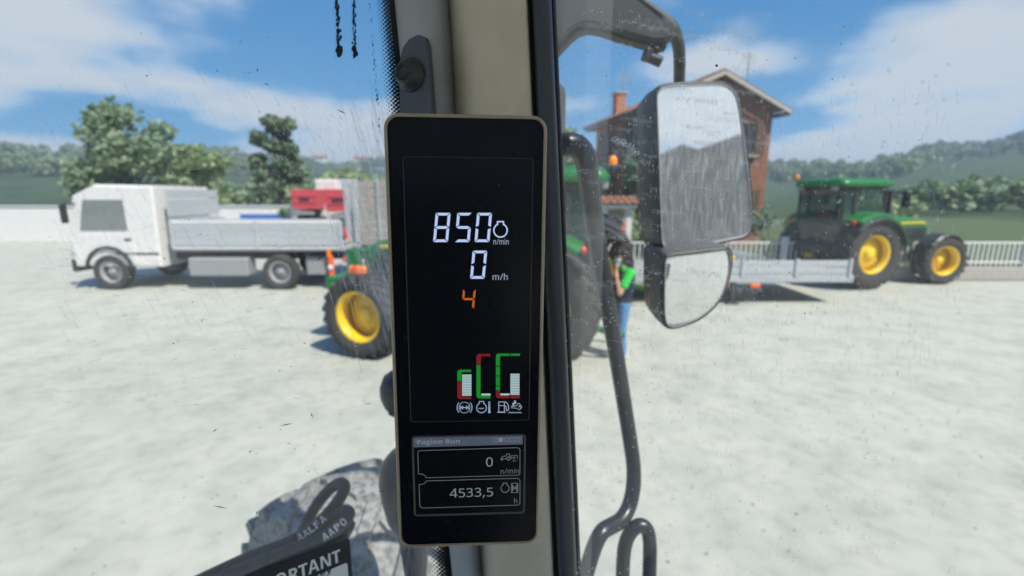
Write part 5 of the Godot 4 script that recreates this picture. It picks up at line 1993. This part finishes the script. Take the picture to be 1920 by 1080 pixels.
	for e in [[965.6, 755.0, 2.3], [962.3, 759.0, 2.0]]:
		line_px(s, [[e[0], e[1] - 3.0], [e[0] + 0.4, e[1] + 0.3]], e[2] * 1.3, z)
		line_px(s, circle_px(e[0] + 0.3, e[1] + 0.4, e[2] * 0.55, e[2] * 0.55, 0, 360, 10), e[2], z)
	line_px(s, [[958.5, 762.0], [963.0, 762.8], [970.5, 760.3]], 1.2, z)
	line_px(s, [[958.5, 765.0], [970.5, 766.4]], 1.2, z)
	line_px(s, circle_px(972.4, 760.0, 2.8, 3.2, 200, 440, 12), 1.2, z)
	line_px(s, circle_px(973.4, 765.6, 2.6, 3.0, 260, 500, 12), 1.2, z)
	line_px(s, circle_px(975.6, 763.4, 2.4, 3.2, 250, 450, 12), 1.2, z)
	line_px(s, [[953.5, 775.0], [956.5, 773.2], [959.0, 775.0], [962.5, 773.2], [965.5, 775.0], [969.0, 773.2], [972.0, 775.0], [975.0, 773.2], [977.5, 775.0]], 1.3, z)
	piece(scr, "exhaust_fluid_icon", s, W2)
	# specks of dust and hair-fine scratches on the glass
	s = mb()
	var dr := RandomNumberGenerator.new()
	dr.seed = 17
	for k in 46:
		var u := dr.randf_range(745, 1010)
		var v := dr.randf_range(240, 1000)
		var l := dr.randf_range(0.5, 1.2) if k > 9 else dr.randf_range(2.0, 6.0)
		var an := dr.randf() * TAU
		line_px(s, [[u, v], [u + cos(an) * l, v + sin(an) * l]], dr.randf_range(0.3, 0.6), 0.0002)
	piece(d, "dust_specks", s, mat(lin(0.10, 0.105, 0.11), 0.9)).set_meta("kind", "stuff")
	# ---- lower screen
	var qa := dp(771.5, 818.5)
	var qb := dp(986.5, 815.0)
	var qc := dp(774.5, 969.0)
	var lc := Vector3((qa.x + qb.x) / 2, (qa.y + qc.y) / 2, z1)
	s = mb()
	rbox(s, qb.x - qa.x, qa.y - qc.y, 0.0036, [[-0.0002, -0.0002], [0.0, 0.0008], [0.0005, 0.0011], [0.0012, 0.0008], [0.0018, 0.0002]], Transform3D(Basis(), lc), false, false)
	piece(d, "lower_screen_lip", s, mat(lin(0.05, 0.052, 0.055), 0.4))
	s = mb()
	rbox(s, qb.x - qa.x - 0.003, qa.y - qc.y - 0.003, 0.0022, [[0.0, 0.0], [0.0, 0.00025]], Transform3D(Basis(), lc), false, true)
	var low := piece(d, "lower_screen", s, M.screenblack)
	var zl := z1 + 0.0005
	var G1 := glow(Color(0.36, 0.40, 0.50), 0.42)
	var G2 := glow(Color(0.52, 0.58, 0.56), 0.55)
	var G3 := glow(Color(0.46, 0.52, 0.51), 0.42)
	s = mb()
	poly(s, PackedVector2Array([dp(774, 821.5), dp(980.5, 816.2), dp(980.5, 833.7), dp(774.6, 839.4)]), zl)
	piece(low, "title_bar", s, G1)
	var put := func(called: String, what: String, u0: float, v0: float, u1: float, v1: float, m: Material, bold: bool) -> void:
		var p0 := dp(u0, v1)
		var p1 := dp(u1, v0)
		var o := text(low, called, what, Vector3.ZERO, p1.x - p0.x, p1.y - p0.y, m, Transform3D(Basis(Vector3(0, 0, 1), 0.008), Vector3((p0.x + p1.x) / 2, (p0.y + p1.y) / 2, zl + 0.00015)), bold)
	put.call("title", "Pagine Run", 782.0, 823.0, 862.0, 836.0, G2, true)
	s = mb()
	for k in 5:
		var u := 924.0 + k * 10.8
		var vv := 821.5 - k * 0.2
		if k == 1:
			poly(s, PackedVector2Array([dp(u, vv), dp(u + 8.0, vv), dp(u + 8.0, vv + 7.6), dp(u, vv + 7.6)]), zl + 0.00015)
		else:
			line_px(s, [[u + 0.4, vv + 0.4], [u + 7.6, vv + 0.4], [u + 7.6, vv + 7.2], [u + 0.4, vv + 7.2]], 0.9, zl + 0.00015, true)
	piece(low, "page_marks", s, G2)
	s = mb()
	line_px(s, [[784.6, 889.4], [783.2, 850.0], [784.2, 847.2], [787.0, 845.6], [970.0, 839.8], [973.4, 841.2], [975.0, 844.0], [975.0, 887.0], [974.0, 890.0], [971.0, 891.6], [799.5, 896.5], [797.0, 892.5], [793.0, 890.0], [788.5, 889.3]], 1.3, zl, true)
	piece(low, "upper_box", s, G3)
	s = mb()
	line_px(s, [[785.6, 909.2], [790.5, 908.8], [795.5, 907.0], [799.5, 902.4], [969.5, 897.4], [973.0, 898.6], [975.0, 901.5], [975.0, 943.0], [973.6, 946.0], [970.5, 947.6], [793.0, 953.2], [788.8, 951.8], [787.0, 948.5]], 1.3, zl, true)
	piece(low, "lower_box", s, G3)
	put.call("reading", "0", 911.4, 857.8, 924.0, 875.5, G2, false)
	put.call("reading", "4533,5", 843.5, 914.5, 924.5, 936.0, G2, false)
	put.call("unit", "n/min", 938.5, 878.5, 973.0, 888.5, G3, false)
	put.call("unit", "h", 964.0, 934.0, 970.0, 944.0, G3, false)
	s = mb()
	line_px(s, circle_px(941.2, 861.6, 1.9, 1.9, 0, 360, 12), 1.7, zl)
	line_px(s, circle_px(953.2, 860.4, 2.9, 2.9, 0, 360, 14), 2.0, zl)
	line_px(s, [[940.5, 858.5], [942.0, 856.4], [948.6, 855.8], [949.8, 852.0], [955.0, 851.6], [957.0, 858.0]], 1.5, zl)
	line_px(s, [[943.5, 861.0], [950.0, 860.6]], 1.4, zl)
	line_px(s, [[958.6, 861.0], [958.6, 855.0], [970.0, 854.4], [970.5, 860.5]], 1.2, zl)
	line_px(s, circle_px(963.8, 859.0, 1.9, 1.9, 0, 360, 10), 1.5, zl)
	line_px(s, [[960.5, 864.0], [964.0, 865.4], [968.6, 863.8]], 1.1, zl)
	piece(low, "tractor_icon", s, G3)
	s = mb()
	engine_icon(s, 947.0, 916.2, 7.6, 1.7, zl)
	piece(low, "engine_icon", s, G3)
	s = mb()
	line_px(s, [[959.0, 907.0], [971.0, 906.6], [971.0, 924.0], [959.0, 924.4]], 1.4, zl, true)
	poly(s, PackedVector2Array([dp(960.0, 907.0), dp(965.0, 915.5), dp(960.0, 924.0)]), zl)
	poly(s, PackedVector2Array([dp(970.2, 907.0), dp(970.2, 924.0), dp(965.0, 915.5)]), zl)
	piece(low, "hourglass_icon", s, G3)

# ---------------------------------------------------------------- person (distance field of tapered bones, meshed as surface nets)
func field_mesh(groups: Array) -> ArrayMesh:
	var v := PackedVector3Array()
	var idx := PackedInt32Array()
	for gp in groups:
		var bones: Array = gp[0]
		var kk: float = gp[1]
		var cell: float = gp[2]
		var lo := Vector3.ONE * 1e9
		var hi := -lo
		for b in bones:
			for e in [[b[0], b[2]], [b[1], b[3]]]:
				lo = lo.min(e[0] - Vector3.ONE * (e[1] + cell * 3))
				hi = hi.max(e[0] + Vector3.ONE * (e[1] + cell * 3))
		var n := Vector3i(((hi - lo) / cell).ceil()) + Vector3i.ONE
		var f := PackedFloat32Array()
		f.resize(n.x * n.y * n.z)
		f.fill(1.0)
		for b in bones:
			var a: Vector3 = b[0]
			var ab: Vector3 = b[1] - a
			var ll := maxf(ab.length_squared(), 1e-9)
			var rm: float = maxf(b[2], b[3]) + kk + cell * 2
			var l0 := Vector3i(((a.min(b[1]) - Vector3.ONE * rm - lo) / cell).floor()).clamp(Vector3i.ZERO, n - Vector3i.ONE)
			var l1 := Vector3i(((a.max(b[1]) + Vector3.ONE * rm - lo) / cell).ceil()).clamp(Vector3i.ZERO, n - Vector3i.ONE)
			for z in range(l0.z, l1.z + 1):
				for y in range(l0.y, l1.y + 1):
					for x in range(l0.x, l1.x + 1):
						var p := lo + Vector3(x, y, z) * cell - a
						var t := clampf(p.dot(ab) / ll, 0.0, 1.0)
						var dd := (p - ab * t).length() - lerpf(b[2], b[3], t)
						var i := x + n.x * (y + n.y * z)
						var o := f[i]
						var h := maxf(kk - absf(o - dd), 0.0) / kk
						f[i] = minf(o, dd) - h * h * kk * 0.25
		var at_ := {}
		var sx := 1
		var sy := n.x
		var sz := n.x * n.y
		for z in n.z - 1:
			for y in n.y - 1:
				for x in n.x - 1:
					var i := x + sy * y + sz * z
					var inside := 0
					var cs := [f[i], f[i + 1], f[i + sy], f[i + sy + 1], f[i + sz], f[i + sz + 1], f[i + sz + sy], f[i + sz + sy + 1]]
					for q in cs: inside += 1 if q < 0.0 else 0
					if inside == 0 or inside == 8: continue
					var sum := Vector3.ZERO
					var cnt := 0
					for e in [[0, 1], [2, 3], [4, 5], [6, 7], [0, 2], [1, 3], [4, 6], [5, 7], [0, 4], [1, 5], [2, 6], [3, 7]]:
						var fa: float = cs[e[0]]
						var fb: float = cs[e[1]]
						if (fa < 0.0) == (fb < 0.0): continue
						var t := fa / (fa - fb)
						var pa := Vector3(e[0] & 1, (e[0] >> 1) & 1, (e[0] >> 2) & 1)
						var pb := Vector3(e[1] & 1, (e[1] >> 1) & 1, (e[1] >> 2) & 1)
						sum += pa.lerp(pb, t)
						cnt += 1
					at_[i] = v.size()
					v.append(lo + (Vector3(x, y, z) + sum / cnt) * cell)
		for z in range(1, n.z - 1):
			for y in range(1, n.y - 1):
				for x in range(1, n.x - 1):
					var i := x + sy * y + sz * z
					var s0 := f[i] < 0.0
					for e in [[sx, sy, sz], [sy, sz, sx], [sz, sx, sy]]:
						if s0 == (f[i + e[0]] < 0.0): continue
						var q := [i, i - e[1], i - e[1] - e[2], i - e[2]]
						if not s0: q.reverse()
						if not (at_.has(q[0]) and at_.has(q[1]) and at_.has(q[2]) and at_.has(q[3])): continue
						for k in [0, 2, 1, 0, 3, 2]: idx.append(at_[q[k]])
	var s := SurfaceTool.new()
	s.begin(Mesh.PRIMITIVE_TRIANGLES)
	s.set_smooth_group(0)
	for i in idx: s.add_vertex(v[i])
	s.generate_normals()
	return s.commit()

func build_person() -> void:
	# stands in profile facing left (-x); the arm nearest the camera (+z) is raised to the face
	var base := on_ground(1161, 671)
	var p := thing("person", "person in navy vest, green shirt and jeans, hand raised to a pale blue mask", "person", base, 0.18)
	var V := func(x: float, y: float, z: float) -> Vector3: return Vector3(x, y, z)
	var head := Vector3(-0.03, 1.585, 0.0)
	var sh := Vector3(0.03, 1.40, 0.185)
	var el := Vector3(-0.15, 1.115, 0.235)
	var wr := Vector3(-0.175, 1.36, 0.145)
	var hand := Vector3(-0.168, 1.455, 0.105)
	var body := [
		[Vector3(0.0, 0.95, 0), Vector3(0.02, 1.30, 0), 0.105, 0.115], [Vector3(0.02, 1.36, -0.12), Vector3(0.02, 1.36, 0.12), 0.065, 0.065], [Vector3(0.015, 1.38, 0), Vector3(-0.015, 1.50, 0), 0.058, 0.052],
		[sh, el, 0.052, 0.042], [el, wr, 0.043, 0.029], [wr, hand, 0.028, 0.030],
		[Vector3(0.03, 1.40, -0.185), Vector3(0.05, 1.12, -0.235), 0.052, 0.042], [Vector3(0.05, 1.12, -0.235), Vector3(-0.06, 0.90, -0.215), 0.041, 0.028], [Vector3(-0.06, 0.90, -0.215), Vector3(-0.085, 0.82, -0.20), 0.028, 0.026],
		[Vector3(0.0, 0.92, 0.085), Vector3(-0.02, 0.50, 0.085), 0.07, 0.05], [Vector3(-0.02, 0.50, 0.085), Vector3(0.02, 0.09, 0.09), 0.045, 0.032],
		[Vector3(0.0, 0.92, -0.085), Vector3(0.03, 0.50, -0.085), 0.07, 0.05], [Vector3(0.03, 0.50, -0.085), Vector3(0.10, 0.09, -0.09), 0.045, 0.032]]
	var headb := [
		[head + Vector3(0.02, 0.045, 0), head + Vector3(0.0, 0.02, 0), 0.082, 0.082], [head + Vector3(-0.03, 0.02, 0), head + Vector3(-0.045, -0.07, 0), 0.062, 0.042], [head + Vector3(0.02, -0.03, 0), head + Vector3(0.02, -0.12, 0), 0.055, 0.052],
		[head + Vector3(-0.095, 0.015, 0), head + Vector3(-0.112, -0.018, 0), 0.010, 0.014], [head + Vector3(-0.078, 0.035, -0.03), head + Vector3(-0.078, 0.035, 0.03), 0.014, 0.014],
		[head + Vector3(0.005, 0.02, 0.078), head + Vector3(0.012, -0.02, 0.074), 0.014, 0.010], [head + Vector3(0.005, 0.02, -0.078), head + Vector3(0.012, -0.02, -0.074), 0.014, 0.010]]
	# hand: palm and five fingers curled against the mask
	var hb := [[wr, hand, 0.026, 0.034], [hand + Vector3(0, 0.0, -0.015), hand + Vector3(0, 0.02, 0.02), 0.024, 0.024]]
	for k in 4:
		var z0 := -0.030 + k * 0.019
		var b0 := hand + Vector3(-0.004, 0.034, z0)
		var b1: Vector3 = b0 + Vector3(0.004, [0.030, 0.036, 0.034, 0.026][k], -0.006)
		var b2 := b1 + Vector3(0.022, 0.014, -0.012)
		hb.append([hand + Vector3(0, 0.01, z0 * 0.7), b0, 0.012, 0.010])
		hb.append([b0, b1, 0.0095, 0.0088])
		hb.append([b1, b2, 0.0088, 0.0075])
	hb.append([hand + Vector3(0.01, -0.012, -0.02), hand + Vector3(0.034, 0.012, -0.034), 0.013, 0.010])
	hb.append([hand + Vector3(0.034, 0.012, -0.034), hand + Vector3(0.044, 0.040, -0.036), 0.010, 0.008])
	var hand2 := Vector3(-0.10, 0.78, -0.20)
	var hb2 := [[Vector3(-0.085, 0.82, -0.20), hand2, 0.026, 0.030]]
	for k in 4:
		var z0 := -0.026 + k * 0.018
		var b0 := hand2 + Vector3(-0.004, -0.03, z0)
		hb2.append([hand2 + Vector3(0, -0.005, z0 * 0.7), b0, 0.012, 0.010])
		hb2.append([b0, b0 + Vector3(0.004, [-0.028, -0.034, -0.03, -0.024][k], 0.0), 0.0095, 0.0088])
		hb2.append([b0 + Vector3(0.004, [-0.028, -0.034, -0.03, -0.024][k], 0.0), b0 + Vector3(0.014, [-0.046, -0.054, -0.05, -0.04][k], 0.004), 0.0088, 0.0075])
	hb2.append([hand2 + Vector3(-0.012, 0.01, 0.015), hand2 + Vector3(-0.03, -0.022, 0.03), 0.012, 0.009])
	piece(p, "body", field_mesh([[body, 0.04, 0.014], [headb, 0.022, 0.007], [hb, 0.008, 0.004], [hb2, 0.008, 0.004]]), M.skin)
	for sg: float in [-1.0, 1.0]:
		var s := mb()
		lathe(s, Transform3D(Basis(Vector3.UP, -PI / 2 + sg * 0.3), head + Vector3(-0.086, 0.022, sg * 0.031)), [Vector2(0.010, -0.004), Vector2(0.0095, 0.002), Vector2(0.006, 0.005), Vector2(0.0, 0.006)], 10)
		piece(p, "eye", s, mat(lin(0.05, 0.04, 0.035), 0.2))
	# clothes
	piece(p, "shirt", field_mesh([[[[sh + Vector3(0, 0.005, -0.01), sh.lerp(el, 0.62), 0.074, 0.068], [Vector3(0.03, 1.405, -0.175), Vector3(0.043, 1.23, -0.215), 0.074, 0.066], [Vector3(0.02, 1.385, -0.1), Vector3(0.02, 1.385, 0.1), 0.082, 0.082], [Vector3(0.01, 1.42, 0), Vector3(-0.002, 1.455, 0), 0.066, 0.062]], 0.03, 0.011]]), M.shirt)
	piece(p, "vest", field_mesh([[[[Vector3(0.01, 0.98, -0.055), Vector3(0.015, 1.30, -0.06), 0.128, 0.134], [Vector3(0.01, 0.98, 0.055), Vector3(0.015, 1.30, 0.06), 0.128, 0.134], [Vector3(0.04, 1.34, -0.115), Vector3(0.04, 1.34, 0.115), 0.098, 0.098], [Vector3(-0.06, 1.05, 0), Vector3(-0.05, 1.2, 0), 0.09, 0.09], [Vector3(0.03, 1.40, 0), Vector3(0.022, 1.445, 0), 0.082, 0.072]], 0.035, 0.012]]), M.navy)
	piece(p, "jeans", field_mesh([[[[Vector3(0.01, 0.93, -0.06), Vector3(0.01, 0.93, 0.06), 0.112, 0.112], [Vector3(0.0, 0.88, 0.088), Vector3(-0.02, 0.50, 0.088), 0.098, 0.070], [Vector3(-0.02, 0.50, 0.088), Vector3(0.02, 0.10, 0.09), 0.068, 0.056], [Vector3(0.01, 0.88, -0.088), Vector3(0.03, 0.50, -0.088), 0.098, 0.070], [Vector3(0.03, 0.50, -0.088), Vector3(0.10, 0.10, -0.09), 0.068, 0.056]], 0.03, 0.012]]), M.jeans)
	for e in [[0.02, 0.09], [0.10, -0.09]]:
		piece(p, "shoe", field_mesh([[[[Vector3(e[0] + 0.03, 0.052, e[1]), Vector3(e[0] - 0.05, 0.050, e[1]), 0.048, 0.046], [Vector3(e[0] - 0.05, 0.046, e[1]), Vector3(e[0] - 0.15, 0.038, e[1] + 0.01), 0.044, 0.036], [Vector3(e[0] + 0.02, 0.07, e[1]), Vector3(e[0] + 0.01, 0.12, e[1]), 0.048, 0.044]], 0.02, 0.009]]), M.shoe)
	var r := RandomNumberGenerator.new()
	r.seed = 3
	var hair := [[head + Vector3(0.03, 0.06, 0), head + Vector3(0.045, 0.0, 0), 0.096, 0.088], [head + Vector3(-0.01, 0.085, 0), head + Vector3(-0.055, 0.085, 0), 0.068, 0.045]]
	for k in 46:
		var d := Vector3(r.randf_range(-0.7, 1.0), r.randf_range(-0.5, 1.0), r.randfn() * 0.8).normalized()
		var q := head + Vector3(0.025, 0.035, 0) + d * Vector3(0.100, 0.105, 0.088)
		if q.x < head.x - 0.05 and q.y < head.y + 0.07: continue
		hair.append([q, q + Vector3(r.randfn(), r.randfn(), r.randfn()) * 0.012, r.randf_range(0.014, 0.026), 0.012])
	piece(p, "hair", field_mesh([[hair, 0.012, 0.007]]), M.hair)
	piece(p, "face_mask", field_mesh([[[[head + Vector3(-0.068, -0.012, -0.030), head + Vector3(-0.068, -0.012, 0.030), 0.036, 0.036], [head + Vector3(-0.062, -0.066, -0.016), head + Vector3(-0.062, -0.066, 0.016), 0.038, 0.038], [head + Vector3(-0.085, -0.035, 0), head + Vector3(-0.098, -0.022, 0), 0.028, 0.020], [head + Vector3(-0.05, -0.01, 0.062), head + Vector3(0.0, 0.0, 0.082), 0.008, 0.005]], 0.02, 0.007]]), M.mask)
